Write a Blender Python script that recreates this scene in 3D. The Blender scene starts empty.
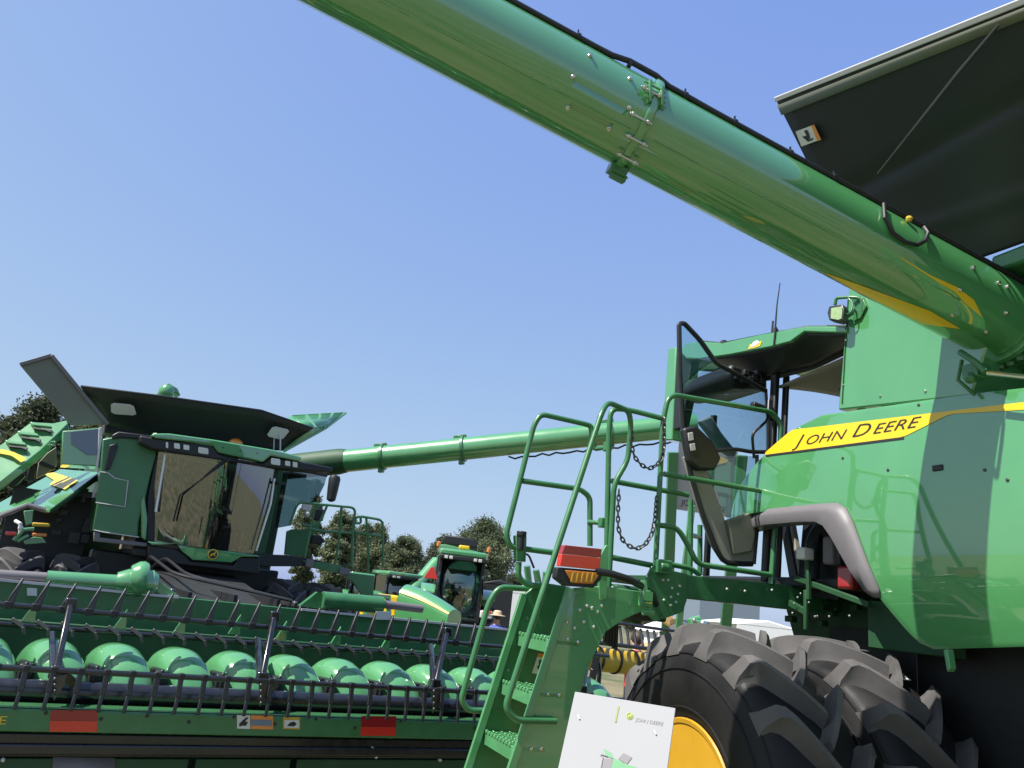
import bpy, bmesh, math, random
from mathutils import Vector, Matrix
random.seed(7)
S = bpy.context.scene
COL = S.collection
rad = math.radians
def V(*a): return Vector(a[0]) if len(a) == 1 else Vector(a)

# ------------------------------------------------------------------ camera
F_PX, PITCH, ROLL, EYE = 780.0, rad(15.7), rad(6.67), 2.05
_f = Vector((0, math.cos(PITCH), math.sin(PITCH)))
_u0 = Vector((0, -math.sin(PITCH), math.cos(PITCH))); _r0 = Vector((1, 0, 0))
_R = _r0*math.cos(ROLL) + _u0*math.sin(ROLL)
_U = _u0*math.cos(ROLL) - _r0*math.sin(ROLL)
CAM = Vector((0, 0, EYE))
cd = bpy.data.cameras.new('camera'); cam = bpy.data.objects.new('camera', cd); COL.objects.link(cam)
cam.matrix_world = Matrix(((_R.x, _U.x, -_f.x, 0), (_R.y, _U.y, -_f.y, 0), (_R.z, _U.z, -_f.z, EYE), (0, 0, 0, 1)))
cd.sensor_width = 36; cd.lens = 36*F_PX/1024; cd.clip_end = 3000; cd.clip_start = 0.05
S.camera = cam

def ray(x, y): return _f + _R*((x-512)/F_PX) - _U*((y-384)/F_PX)      # sight line of a survey bearing
def at_d(x, y, t): return CAM + ray(x, y)*t
class Frame:                                                          # a machine's own axes: u sideways, v lengthwise
    def __init__(s, deg):
        a = rad(deg); s.u = Vector((math.cos(a), math.sin(a), 0)); s.v = Vector((-math.sin(a), math.cos(a), 0))
    def W(s, u, v, z): return s.u*u + s.v*v + Vector((0, 0, z))
    def L(s, p): return (p.dot(s.u), p.dot(s.v), p.z)
    def on_u(s, x, y, k): d = ray(x, y); return CAM + d*((k - CAM.dot(s.u))/d.dot(s.u))
    def on_v(s, x, y, k): d = ray(x, y); return CAM + d*((k - CAM.dot(s.v))/d.dot(s.v))
NM, FM = Frame(20), Frame(30)
UP = Vector((0, 0, 1))

# ------------------------------------------------------------------ materials
def mat(name, col, rough=.5, metal=0, coat=0, coat_r=.05, coat_ior=1.5, spec=.5, var=.0, vscale=8, rvar=0, bump=0, bscale=60, emis=None):
    m = bpy.data.materials.new(name); m.use_nodes = True
    nt = m.node_tree; b = nt.nodes['Principled BSDF']
    b.inputs['Base Color'].default_value = (*col, 1); b.inputs['Roughness'].default_value = rough
    b.inputs['Metallic'].default_value = metal; b.inputs['Coat Weight'].default_value = coat
    b.inputs['Coat Roughness'].default_value = coat_r; b.inputs['Coat IOR'].default_value = coat_ior; b.inputs['Specular IOR Level'].default_value = spec
    tc = nt.nodes.new('ShaderNodeTexCoord')
    if var or rvar:
        n = nt.nodes.new('ShaderNodeTexNoise'); n.inputs['Scale'].default_value = vscale; n.inputs['Detail'].default_value = 5
        nt.links.new(tc.outputs['Object'], n.inputs['Vector'])
        if var:
            mr = nt.nodes.new('ShaderNodeMix'); mr.data_type = 'RGBA'
            mr.inputs[6].default_value = (*[max(0, c*(1-var)) for c in col], 1)
            mr.inputs[7].default_value = (*[min(1, c*(1+var)+var*.01) for c in col], 1)
            nt.links.new(n.outputs['Fac'], mr.inputs[0]); nt.links.new(mr.outputs[2], b.inputs['Base Color'])
        if rvar:
            r = nt.nodes.new('ShaderNodeMapRange'); r.inputs[1].default_value = .3; r.inputs[2].default_value = .7
            r.inputs[3].default_value = max(.02, rough-rvar); r.inputs[4].default_value = min(1, rough+rvar)
            nt.links.new(n.outputs['Fac'], r.inputs[0]); nt.links.new(r.outputs[0], b.inputs['Roughness'])
    if bump:
        n2 = nt.nodes.new('ShaderNodeTexNoise'); n2.inputs['Scale'].default_value = bscale; n2.inputs['Detail'].default_value = 4
        nt.links.new(tc.outputs['Object'], n2.inputs['Vector'])
        bp = nt.nodes.new('ShaderNodeBump'); bp.inputs['Strength'].default_value = bump; bp.inputs['Distance'].default_value = .02
        nt.links.new(n2.outputs['Fac'], bp.inputs['Height']); nt.links.new(bp.outputs['Normal'], b.inputs['Normal'])
    if emis:
        b.inputs['Emission Color'].default_value = (*emis[0], 1); b.inputs['Emission Strength'].default_value = emis[1]
    return m
def glass(name, tint, refl=.12, rough=.02):
    m = bpy.data.materials.new(name); m.use_nodes = True; nt = m.node_tree
    for n in list(nt.nodes): nt.nodes.remove(n)
    o = nt.nodes.new('ShaderNodeOutputMaterial'); mx = nt.nodes.new('ShaderNodeMixShader')
    t = nt.nodes.new('ShaderNodeBsdfTransparent'); t.inputs[0].default_value = (*tint, 1)
    g = nt.nodes.new('ShaderNodeBsdfGlossy'); g.inputs['Roughness'].default_value = rough
    fr = nt.nodes.new('ShaderNodeFresnel'); fr.inputs[0].default_value = 1.5
    ad = nt.nodes.new('ShaderNodeMath'); ad.operation = 'ADD'; ad.inputs[1].default_value = refl; ad.use_clamp = True
    nt.links.new(fr.outputs[0], ad.inputs[0]); nt.links.new(ad.outputs[0], mx.inputs[0])
    nt.links.new(t.outputs[0], mx.inputs[1]); nt.links.new(g.outputs[0], mx.inputs[2]); nt.links.new(mx.outputs[0], o.inputs[0])
    return m
G = (.07, .275, .095)
M = dict(
    green=mat('green_paint', G, .32, coat=1, coat_r=.03, coat_ior=2.0, var=.12, vscale=3, rvar=.06),
    green_frame=mat('green_frame_paint', (.036, .155, .056), .38, coat=.4, coat_r=.12, var=.22, vscale=9, rvar=.1, bump=.03, bscale=160),
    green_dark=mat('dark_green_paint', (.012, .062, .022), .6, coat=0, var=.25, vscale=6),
    green_hood=mat('green_moulded_hood', (.085, .28, .115), .2, coat=1, coat_r=.05, var=.1, vscale=5, rvar=.04),
    yellow=mat('yellow_decal', (.75, .50, .012), .35, coat=.4, var=.06),
    yellow_rim=mat('yellow_wheel_paint', (.50, .27, .02), .34, coat=.4, var=.1, vscale=6, rvar=.08),
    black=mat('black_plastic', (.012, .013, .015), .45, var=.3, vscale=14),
    black_gloss=mat('black_gloss_paint', (.010, .011, .014), .28, coat=.4, coat_r=.1, var=.3, vscale=10, rvar=.08),
    cover=mat('black_vinyl_cover', (.011, .015, .014), .6, var=.25, vscale=2.5, bump=.15, bscale=6),
    olive=mat('olive_cover', (.14, .15, .115), .6, var=.18, vscale=3),
    grey=mat('grey_plastic_trim', (.145, .135, .145), .5, var=.06, vscale=10, bump=.04, bscale=300),
    lgrey=mat('pale_grey_edge', (.55, .53, .55), .5, var=.08),
    steel=mat('bright_steel', (.6, .6, .58), .28, metal=1, var=.15, rvar=.1),
    dsteel=mat('dark_steel', (.09, .09, .09), .4, metal=.7, var=.3),
    rubber=mat('tyre_rubber', (.012, .0115, .012), .5, spec=.22, var=.5, vscale=4, rvar=.12, bump=.05, bscale=120),
    tread=mat('dusty_tread_rubber', (.092, .087, .086), .65, spec=.25, var=.5, vscale=5, rvar=.12, bump=.06, bscale=120),
    beige=mat('beige_lining', (.27, .255, .215), .65, var=.15, vscale=6),
    brown=mat('cab_interior_brown', (.22, .185, .15), .7, var=.5, vscale=2),
    white=mat('white_board', (.34, .34, .35), .9, spec=.05, var=.02),
    offwhite=mat('off_white', (.62, .63, .60), .5, var=.06),
    red=mat('red_reflector', (.62, .035, .02), .22, coat=.6, var=.1, vscale=40),
    dred=mat('dark_red_reflector', (.28, .012, .016), .25, coat=.5, var=.1, vscale=40),
    amber=mat('amber_lens', (.55, .17, .015), .18, coat=.7, var=.3, vscale=50),
    orange=mat('orange_label', (.72, .26, .05), .45),
    ink=mat('black_ink', (.02, .018, .02), .5),
    ochre=mat('ochre_paint', (.50, .33, .03), .45, var=.2),
    tan=mat('tan_paint', (.50, .33, .14), .5, var=.1),
    pane=glass('clear_cab_glass', (.80, .90, .92), .05),
    wind=glass('tinted_windshield', (.60, .64, .58), .22),
    smoke=glass('smoky_glass', (.35, .45, .45), .16),
    lamp=mat('lamp_lens', (.62, .64, .56), .15, coat=.8, var=.25, vscale=60),
    lamp_g=mat('work_lamp_face', (.30, .42, .20), .2, coat=.8, var=.4, vscale=40),
    chrome=mat('chrome', (.75, .76, .78), .12, metal=1),
    skin=mat('skin', (.48, .27, .19), .55), hair=mat('hair', (.045, .028, .018), .6),
    blue=mat('blue_cloth', (.06, .10, .42), .8, var=.15), redcloth=mat('red_cloth', (.62, .06, .05), .8, var=.15),
    whitecloth=mat('white_cloth', (.7, .7, .7), .8, var=.1), darkcloth=mat('dark_cloth', (.03, .035, .05), .8, var=.2),
    straw=mat('straw_hat', (.55, .40, .27), .8, var=.2), canvas=mat('white_canvas', (.72, .72, .72), .7, var=.04),
    bluegrey=mat('blue_grey_cladding', (.16, .20, .25), .6, var=.1), bark=mat('bark', (.10, .075, .055), .9, var=.4, vscale=10, bump=.4, bscale=20),
)
def leafmat(name, a, b):
    m = bpy.data.materials.new(name); m.use_nodes = True; nt = m.node_tree; p = nt.nodes['Principled BSDF']
    tc = nt.nodes.new('ShaderNodeTexCoord'); n = nt.nodes.new('ShaderNodeTexNoise'); n.inputs['Scale'].default_value = .5; n.inputs['Detail'].default_value = 6
    cr = nt.nodes.new('ShaderNodeValToRGB'); cr.color_ramp.elements[0].position = .35; cr.color_ramp.elements[1].position = .68
    cr.color_ramp.elements[0].color = (*a, 1); cr.color_ramp.elements[1].color = (*b, 1)
    nt.links.new(tc.outputs['Object'], n.inputs['Vector']); nt.links.new(n.outputs['Fac'], cr.inputs[0]); nt.links.new(cr.outputs[0], p.inputs['Base Color'])
    p.inputs['Roughness'].default_value = .6
    tl = nt.nodes.new('ShaderNodeBsdfTranslucent'); mx = nt.nodes.new('ShaderNodeMixShader'); mx.inputs[0].default_value = .4
    nt.links.new(cr.outputs[0], tl.inputs[0]); nt.links.new(p.outputs[0], mx.inputs[1]); nt.links.new(tl.outputs[0], mx.inputs[2]); nt.links.new(mx.outputs[0], nt.nodes['Material Output'].inputs[0])
    return m
M['leaf_green'] = leafmat('leaf_green', (.065, .09, .04), (.21, .24, .13))
M['leaf_dark'] = leafmat('leaf_dark', (.055, .07, .035), (.16, .18, .10))
M['leaf_autumn'] = leafmat('leaf_autumn', (.11, .11, .055), (.30, .26, .15))

# ------------------------------------------------------------------ mesh collector
class MB:
    def __init__(s): s.v = []; s.f = []; s.m = []
    def add(s, vs, fs, mi=0):
        b = len(s.v); s.v += [Vector(p) for p in vs]
        for f in fs: s.f.append([b+i for i in f]); s.m.append(mi)
        return s
    def box(s, c, ax, h, mi=0):
        c = Vector(c); P = [c + ax[0]*(h[0]*i) + ax[1]*(h[1]*j) + ax[2]*(h[2]*k) for i in (-1, 1) for j in (-1, 1) for k in (-1, 1)]
        return s.add(P, [(0, 1, 3, 2), (4, 6, 7, 5), (0, 4, 5, 1), (2, 3, 7, 6), (0, 2, 6, 4), (1, 5, 7, 3)], mi)
    def fbox(s, fr, u0, u1, v0, v1, z0, z1, mi=0):
        return s.box(fr.W((u0+u1)/2, (v0+v1)/2, (z0+z1)/2), (fr.u, fr.v, UP), (abs(u1-u0)/2, abs(v1-v0)/2, abs(z1-z0)/2), mi)
    def bar(s, a, b, w, h, up=UP, mi=0):
        a, b = Vector(a), Vector(b); d = (b-a); l = d.length; d.normalize()
        x = d.cross(up)
        if x.length < 1e-4: x = d.cross(Vector((1, 0, 0)))
        x.normalize(); y = x.cross(d)
        return s.box((a+b)/2, (d, x, y), (l/2, w/2, h/2), mi)
    def tube(s, pts, r, n=10, closed=False, mi=0):
        pts = [Vector(p) for p in pts]; N = len(pts); rs = r if isinstance(r, (list, tuple)) else [r]*N
        b = len(s.v); t0 = None; x = None
        for i, p in enumerate(pts):
            if closed: t = (pts[(i+1) % N] - pts[i-1])
            else: t = pts[min(i+1, N-1)] - pts[max(i-1, 0)]
            t.normalize()
            if x is None:
                x = t.cross(UP) if abs(t.z) < .95 else t.cross(Vector((1, 0, 0)))
            else: x = x - t*x.dot(t)
            x.normalize(); y = t.cross(x)
            for k in range(n):
                a = 2*math.pi*k/n; s.v.append(p + (x*math.cos(a) + y*math.sin(a))*rs[i])
        for i in range(N if closed else N-1):
            for k in range(n):
                i2 = (i+1) % N
                s.f.append([b+i*n+k, b+i*n+(k+1) % n, b+i2*n+(k+1) % n, b+i2*n+k]); s.m.append(mi)
        if not closed:
            s.f.append([b+k for k in range(n)][::-1]); s.f.append([b+(N-1)*n+k for k in range(n)]); s.m += [mi, mi]
        return s
    def prism(s, poly, ext, mi=0):
        poly = [Vector(p) for p in poly]; n = len(poly); ext = Vector(ext)
        return s.add(poly + [p+ext for p in poly], [list(range(n))[::-1], [n+i for i in range(n)]] + [(i, (i+1) % n, n+(i+1) % n, n+i) for i in range(n)], mi)
    def lathe(s, o, ax, prof, n=32, mi=0, close=False):
        o = Vector(o); ax = Vector(ax).normalized(); x = ax.cross(UP)
        if x.length < 1e-3: x = Vector((1, 0, 0))
        x.normalize(); y = ax.cross(x); b = len(s.v); K = len(prof)
        for (a, r) in prof:
            for k in range(n):
                t = 2*math.pi*k/n; s.v.append(o + ax*a + (x*math.cos(t) + y*math.sin(t))*r)
        for i in range(K-1 + (1 if close else 0)):
            i2 = (i+1) % K
            for k in range(n):
                s.f.append([b+i*n+k, b+i*n+(k+1) % n, b+i2*n+(k+1) % n, b+i2*n+k]); s.m.append(mi)
        if not close:
            s.f.append([b+k for k in range(n)][::-1]); s.f.append([b+(K-1)*n+k for k in range(n)]); s.m += [mi, mi]
        return s
    def ball(s, c, r, n=12, mi=0, ax=None):
        c = Vector(c); r = r if isinstance(r, (list, tuple)) else (r, r, r); ax = ax or (Vector((1, 0, 0)), Vector((0, 1, 0)), UP)
        b = len(s.v); m = max(4, n//2)
        for i in range(m+1):
            th = math.pi*(i+.0)/m
            for k in range(n):
                a = 2*math.pi*k/n
                s.v.append(c + ax[0]*(r[0]*math.sin(th)*math.cos(a)) + ax[1]*(r[1]*math.sin(th)*math.sin(a)) + ax[2]*(r[2]*math.cos(th)))
        for i in range(m):
            for k in range(n):
                s.f.append([b+i*n+k, b+(i+1)*n+k, b+(i+1)*n+(k+1) % n, b+i*n+(k+1) % n]); s.m.append(mi)
        return s
    def grid(s, fn, nu, nv, mi=0):
        b = len(s.v)
        for j in range(nv+1):
            for i in range(nu+1): s.v.append(Vector(fn(i/nu, j/nv)))
        for j in range(nv):
            for i in range(nu):
                s.f.append([b+j*(nu+1)+i, b+j*(nu+1)+i+1, b+(j+1)*(nu+1)+i+1, b+(j+1)*(nu+1)+i]); s.m.append(mi)
        return s
def fillet(pts, r, n=6):
    pts = [Vector(p) for p in pts]; out = [pts[0]]
    for i in range(1, len(pts)-1):
        a, b, c = pts[i-1], pts[i], pts[i+1]; d1 = (a-b); d2 = (c-b)
        q = min(r, d1.length*.45, d2.length*.45); d1.normalize(); d2.normalize()
        p1 = b+d1*q; p2 = b+d2*q
        for k in range(n+1):
            t = k/n; out.append(p1*(1-t)**2 + b*2*t*(1-t) + p2*t*t)
    out.append(pts[-1]); return out

# ------------------------------------------------------------------ objects
OFF = {}
def tag(o, label=None, cat=None, group=None, kind=None):
    if label: o['label'] = label
    if cat: o['category'] = cat
    if group: o['group'] = group
    if kind: o['kind'] = kind
    return o
def thing(name, label, cat, loc, group=None):
    o = bpy.data.objects.new(name, None); COL.objects.link(o); o.location = loc; o.empty_display_size = .1
    OFF[o] = Vector(loc); return tag(o, label, cat, group)
def part(name, mb, mats, parent=None, label=None, bevel=0, solid=0, smooth=35, seg=2, off=0, loc=None):
    org = OFF[parent] if parent is not None else (Vector(loc) if loc is not None else Vector((0, 0, 0)))
    me = bpy.data.meshes.new(name); me.from_pydata([tuple(p-org) for p in mb.v], [], mb.f)
    mats = mats if isinstance(mats, (list, tuple)) else [mats]
    for k in mats: me.materials.append(M[k] if isinstance(k, str) else k)
    if len(mats) > 1: me.polygons.foreach_set('material_index', mb.m)
    bm = bmesh.new(); bm.from_mesh(me); bmesh.ops.remove_doubles(bm, verts=bm.verts, dist=1e-5)
    if not solid: bmesh.ops.recalc_face_normals(bm, faces=bm.faces)
    bm.to_mesh(me); bm.free()
    if smooth:
        me.polygons.foreach_set('use_smooth', [True]*len(me.polygons)); me.set_sharp_from_angle(angle=rad(smooth))
    o = bpy.data.objects.new(name, me); COL.objects.link(o); OFF[o] = org
    if parent is not None: o.parent = parent
    else: o.location = org
    if solid:
        md = o.modifiers.new('thickness', 'SOLIDIFY'); md.thickness = solid; md.offset = off
    if bevel:
        md = o.modifiers.new('bevel', 'BEVEL'); md.width = bevel; md.segments = seg; md.limit_method = 'ANGLE'; md.angle_limit = rad(40); md.harden_normals = False
    if label: o['label'] = label
    return o
_txt = {}
def text2d(s, sx=1.0, shear=0.0, spacing=1.0):
    key = (s, sx, shear, spacing)
    if key in _txt: return _txt[key]
    cu = bpy.data.curves.new('lettering', 'FONT'); cu.body = s; cu.size = 1; cu.shear = shear; cu.offset = -.006; cu.space_character = spacing; cu.resolution_u = 3; cu.fill_mode = 'FRONT'
    o = bpy.data.objects.new('lettering', cu); COL.objects.link(o)
    dg = bpy.context.evaluated_depsgraph_get(); ev = o.evaluated_get(dg); me = ev.to_mesh()
    vs = [(v.co.x*sx, v.co.y) for v in me.vertices]; fs = [list(p.vertices) for p in me.polygons]
    ev.to_mesh_clear(); bpy.data.objects.remove(o); bpy.data.curves.remove(cu)
    w = max([v[0] for v in vs]); _txt[key] = (vs, fs, w); return _txt[key]
def lettering(mb, s, fn, size, **k):                                    # fn(x, y) -> point on the lettered surface
    vs, fs, w = text2d(s, **k); mb.add([fn(x*size, y*size) for x, y in vs], fs); return w*size
DEER = [(-.9, -.30), (-.55, -.10), (-.45, .12), (-.10, .18), (.22, .30), (.36, .52), (.20, .62), (.30, .66), (.18, .86), (.40, .68), (.50, .74), (.62, .60), (.86, .50), (.84, .42), (.62, .40),
        (.52, .14), (.40, -.02), (.62, -.22), (.90, -.20), (.86, -.30), (.58, -.34), (.28, -.12), (-.05, -.12), (-.26, -.28), (-.44, -.62), (-.62, -.70), (-.46, -.42), (-.50, -.26), (-.86, -.44)]
# ================================================================== NEAR COMBINE
N = NM; W = N.W
near = thing('combine_harvester', 'big green combine harvester close on the right, cab door open, yellow lettered side stripe', 'combine', W(5.4, 4.4, 0), 'green combine harvesters on show')
def PU(v, z):                                                         # the moulded side panel's surface
    return 4.0 + .30*max(0, (v-4.9)/.85)**2 + .05*((z-2.95)/.7)**2 + (.06*max(0, (2.5-z)/.45)**1.5)
def pp(v, z, o=0): return W(PU(v, z)-o, v, z)
def interp(x, tab):
    if x <= tab[0][0]: return tab[0][1]
    for (a, b), (c, d) in zip(tab, tab[1:]):
        if x <= c: return b+(d-b)*(x-a)/(c-a)
    return tab[-1][1]
def ztop(v): return interp(v, [(1.0, 3.36), (2.84, 3.50), (3.1, 3.53), (4.37, 3.63), (6, 3.66)])
ZS = 2.955
up_l = [(0, 5.72), (.08, 5.70), (.32, 5.43), (.67, 4.97), (.90, 4.68), (1, 4.38)]
lo_l = [(2.08, 3.56), (2.10, 3.64), (2.16, 3.71), (2.38, 3.90), (2.6, 4.0), (2.9, 4.13), (2.955, 4.18)]
mb = MB()
def f_up(s, t):
    vl = interp(t, up_l); v = vl+(0.6-vl)*s; return pp(v, ZS+t*(ztop(v)-ZS))
def f_lo(s, t):
    z = 2.08+(ZS-2.08)*t; vl = interp(z, lo_l); v = vl+(0.6-vl)*s
    return pp(v, z + .075*(1-t)*max(0, (3.6-v)/.7) if v < 3.6 else z)
VJ = 4.18                                                             # the nose joins the main sheet here, row by row
def f_main(s, t):
    k = t*54
    if k <= 30:
        z = 2.08+(ZS-2.08)*k/30; vl = interp(z, lo_l); v = vl+(0.6-vl)*s
        return pp(v, z + .075*(1-k/30)*max(0, (3.6-v)/.7) if v < 3.6 else z)
    v = VJ+(0.6-VJ)*s; return pp(v, ZS+(k-30)/24*(ztop(v)-ZS))
def f_nose(s, t):
    vl = interp(t, up_l); v = vl+(VJ-vl)*s; return pp(v, ZS+t*(ztop(v)-ZS))
mb.grid(f_main, 60, 54); mb.grid(f_nose, 24, 24)
panel = part('side_panel', mb, 'green', near, solid=.045, off=0, bevel=.006)
# stripe
mb = MB()
def str_top(v): return interp(v, [(0.6, 3.26), (2.84, 3.42), (4.69, 3.57), (4.97, 3.43)])
def str_bot(v): return interp(v, [(0.6, 3.22), (2.84, 3.37), (3.2, 3.385), (3.63, 3.34), (4.97, 3.41)])
def f_st(s, t):
    v = 4.97+(0.6-4.97)*s; return pp(v, str_bot(v)+(str_top(v)-str_bot(v))*t, .026)
# (a little of the upper edge is slanted forward)
kink = [NM.L(NM.on_u(x, y, 4.0)) for x, y in ((905, 437), (950, 414), (1024, 410))]
def str_bot(v): return interp(v, [(0.6, 3.24), (kink[2][1], kink[2][2]), (kink[1][1], kink[1][2]), (kink[0][1], kink[0][2]), (4.97, 3.41)])
mb.grid(f_st, 90, 5)
part('stripe_decal', mb, 'yellow', panel)
mb = MB(); mb.grid(lambda s, t: pp(4.96+(3.63-4.96)*s, str_bot(4.96+(3.63-4.96)*s)-.016*t, .0265), 60, 1)
part('stripe_lower_line', mb, 'ink', panel)  # thin dark line along the stripe's lower edge
mb = MB()
def let(x, y): v = 4.63-x; return pp(v, 3.428 + y - x*.030, .0295)
x0 = 0
for ch, sz in (('J', .125), ('OHN', .098)):
    fn = (lambda X: (lambda x, y: let(x+X, y)))(x0); x0 += lettering(mb, ch, fn, sz, sx=1.68, shear=.42, spacing=1.04)+.0
x0 += .03
for ch, sz in (('D', .125), ('EERE', .098)):
    fn = (lambda X: (lambda x, y: let(x+X, y)))(x0); x0 += lettering(mb, ch, fn, sz, sx=1.68, shear=.42, spacing=1.04)+.004
part('lettering', mb, 'ink', panel, smooth=0)
for (x, y) in ((842, 458), (915, 404), (985, 470), (1008, 480), (888, 470)):
    p = NM.L(NM.on_u(x, y, 3.98)); mb = MB(); mb.lathe(pp(p[1], p[2], .023), -N.u, [(-.002, .010), (.004, .010), (.006, .006)], 10); part('fastener', mb, 'dsteel', panel)
p = NM.L(NM.on_u(938, 468, 3.98)); mb = MB(); mb.box(pp(p[1], p[2], .026), (N.v, UP, N.u), (.035, .018, .006)); part('latch', mb, 'black', panel, bevel=.004)
# wheel arch trim
tu = [(697, 523), (708, 515), (770, 509), (820, 504), (838, 503), (846, 508), (853, 522), (866, 562), (875, 588), (874, 597)]
tl = [(697, 526), (706, 529), (765, 524), (800, 521), (815, 521), (823, 525), (831, 537), (848, 570), (860, 590), (868, 596)]
U_ = [NM.L(NM.on_u(x, y, 3.97)) for x, y in tu]; L_ = [NM.L(NM.on_u(x, y, 3.97)) for x, y in tl]
mb = MB(); n = len(U_)
def tr_pt(p, o): return W(PU(p[1], p[2])+o, p[1], p[2])
for i in range(n-1):
    a, b, c, d = U_[i], U_[i+1], L_[i+1], L_[i]
    mid1 = [(a[k]+d[k])/2 for k in range(3)]; mid2 = [(b[k]+c[k])/2 for k in range(3)]
    mb.add([tr_pt(a, -.030), tr_pt(b, -.030), tr_pt(mid2, -.05), tr_pt(mid1, -.05), tr_pt(c, -.03), tr_pt(d, -.03), tr_pt(c, .10), tr_pt(d, .10)],
           [(0, 1, 2, 3), (3, 2, 4, 5), (5, 4, 6, 7)])
part('wheel_arch_trim', mb, 'grey', near, solid=.012, off=0, smooth=60)
# chassis and tank behind the panels
mb = MB(); mb.fbox(N, 4.45, 6.9, .3, 4.05, 2.3, 3.52)
part('body', mb, 'green_dark', near, bevel=.02)
mb = MB(); mb.fbox(N, 4.5, 6.8, .3, 4.05, .8, 2.29); mb.fbox(N, 4.75, 6.5, 4.06, 5.1, .75, 2.2); part('undercarriage', mb, 'black', near, bevel=.02)  # black colour also stands in for the deep shade beneath the machine
mb = MB(); mb.fbox(N, 4.30, 4.42, 3.6, 4.25, 2.04, 2.35)
mb.prism([NM.on_u(x, y, 4.75) for x, y in ((782, 596), (905, 590), (915, 690), (800, 660))], N.u*.1)
part('inner_shield', mb, 'green_dark', near, bevel=.01)
mb = MB(); tpx = [NM.on_u(x, y, 4.02) for x, y in ((838, 410), (849, 280), (990, 262))]; mb.prism([tpx[0], tpx[1], tpx[2], W(4.02, 3.02, 3.9), W(4.02, 3.17, 3.53)], N.u*.5)
tp = part('tank_panel', mb, 'green', near, bevel=.012)
mb = MB(); q0, q1 = NM.on_u(848, 300, 4.016), NM.on_u(842, 404, 4.016); mb.bar(q0, q1, .006, .006, up=N.u); part('shut_line', mb, 'green_dark', tp)
for (x, y) in ((846, 340), (843, 385), (880, 396), (925, 391)):
    mb = MB(); mb.lathe(NM.on_u(x, y, 4.016), -N.u, [(-.002, .008), (.004, .008), (.006, .004)], 8); part('bolt', mb, 'steel', tp)
mb = MB(); mb.fbox(N, 4.62, 6.9, .3, 3.95, 3.5, 4.36)
part('grain_tank', mb, 'green_dark', near, bevel=.02)
mb = MB(); mb.fbox(N, 4.02, 4.62, .3, 3.0, 4.25, 4.36)
part('tank_rim', mb, 'green_frame', near, bevel=.02)
# raised tank cover
c1, c2 = NM.on_u(778, 100, 3.2), NM.on_u(1024, 3, 3.2)
c2 = c1+(c2-c1)*1.7
h1, h2 = W(4.05, 3.95, 4.42), W(4.05, .9, 4.32)
mb = MB()
def f_cov(s, t):
    a = c1+(c2-c1)*s; b = h1+(h2-h1)*s; p = b+(a-b)*t
    return p + N.u*(.06*math.sin(math.pi*t)*(.5+.5*math.sin(s*9)) + .035*math.exp(-((t-.50-.25*s)/.05)**2) - .02*math.exp(-((t-.25+.1*s)/.04)**2))
mb.grid(f_cov, 30, 60)
cov = part('tank_cover', mb, 'cover', near, solid=.03)
mb = MB(); d = (c2-c1).normalized(); mb.bar(c1-d*.0+UP*.012, c2+UP*.012, .07, .035, up=(c1-h1).normalized())
part('cover_edge', mb, 'lgrey', cov, bevel=.006)
e0 = c1+(h1-c1)*.035-N.u*.02; e1 = c2+(h2-c2)*.035-N.u*.02
mb = MB(); mb.add([e0-N.u*.014, e1-N.u*.014, e1+(h2-c2)*.05-N.u*.016, e0+(h1-c1)*.05-N.u*.016], [(0, 1, 2, 3)])
part('cover_hem', mb, 'olive', cov, solid=.006)
mb = MB(); cp = lambda x, y, o=.03: (lambda d: CAM+d*(((c1-CAM).dot(cn)/d.dot(cn))) - cn*o)(ray(x, y))
cn = (c2-c1).cross(h1-c1).normalized()
if cn.dot(ray(900, 100)) < 0: cn = -cn
mb.tube([cp(1006, 22, .05), cp(968, 68, .06), cp(884, 171, .05)], [.008, .012, .006], 8)
part('gas_strut', mb, 'dsteel', cov)
mb = MB(); mb.add([cp(797, 131, .014), cp(813, 125, .014), cp(819, 140, .014), cp(803, 146, .014)], [(0, 1, 2, 3)])
wl = part('warning_label', mb, 'offwhite', cov, smooth=0)
mb = MB(); mb.add([cp(813, 125, .016), cp(816, 124, .016), cp(823, 139, .016), cp(819, 140.5, .016)], [(0, 1, 2, 3)]); part('label_border', mb, 'orange', cov)
mb = MB()
for poly in ([(806, 130), (809, 129), (811, 133), (812, 138), (809, 138), (808, 134)], [(804, 136), (808, 135), (811, 139), (815, 137), (815, 139), (810, 141)]):
    mb.add([cp(x, y, .018) for x, y in poly], [list(range(len(poly)))])
part('label_figure', mb, 'ink', cov, smooth=0)

# ---------------- cab
mb = MB()
roof = [NM.L(NM.on_u(x, y, 4.0))[1:] for x, y in ((681, 352), (684, 343), (700, 341), (722, 343), (760, 334), (808, 326), (846, 326), (846, 333), (804, 332), (790, 342), (771, 347), (729, 355), (700, 359), (686, 359))]
mb.prism([W(4.0, v, z) for v, z in roof], N.u*.06)
top = [(roof[i][0], roof[i][1]+.008) for i in (0, 2, 3, 5, 6)]
mb.grid(lambda s, t: W(4.0+2.2*s, top[min(4, int(t*4+.001))][0], top[min(4, int(t*4+.001))][1] + .07*math.sin(math.pi*min(1, s*1.0))), 10, 4)
roofo = part('cab_roof', mb, 'green', near, bevel=.012)
mb = MB()                                                             # black undertray of the roof
ut_o = [roof[i] for i in (13, 11, 9, 8, 7)]
ut_i = [NM.L(NM.on_u(x, y, 4.26))[1:] for x, y in ((690, 366), (741, 368), (766, 376), (813, 364), (846, 348))]
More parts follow.
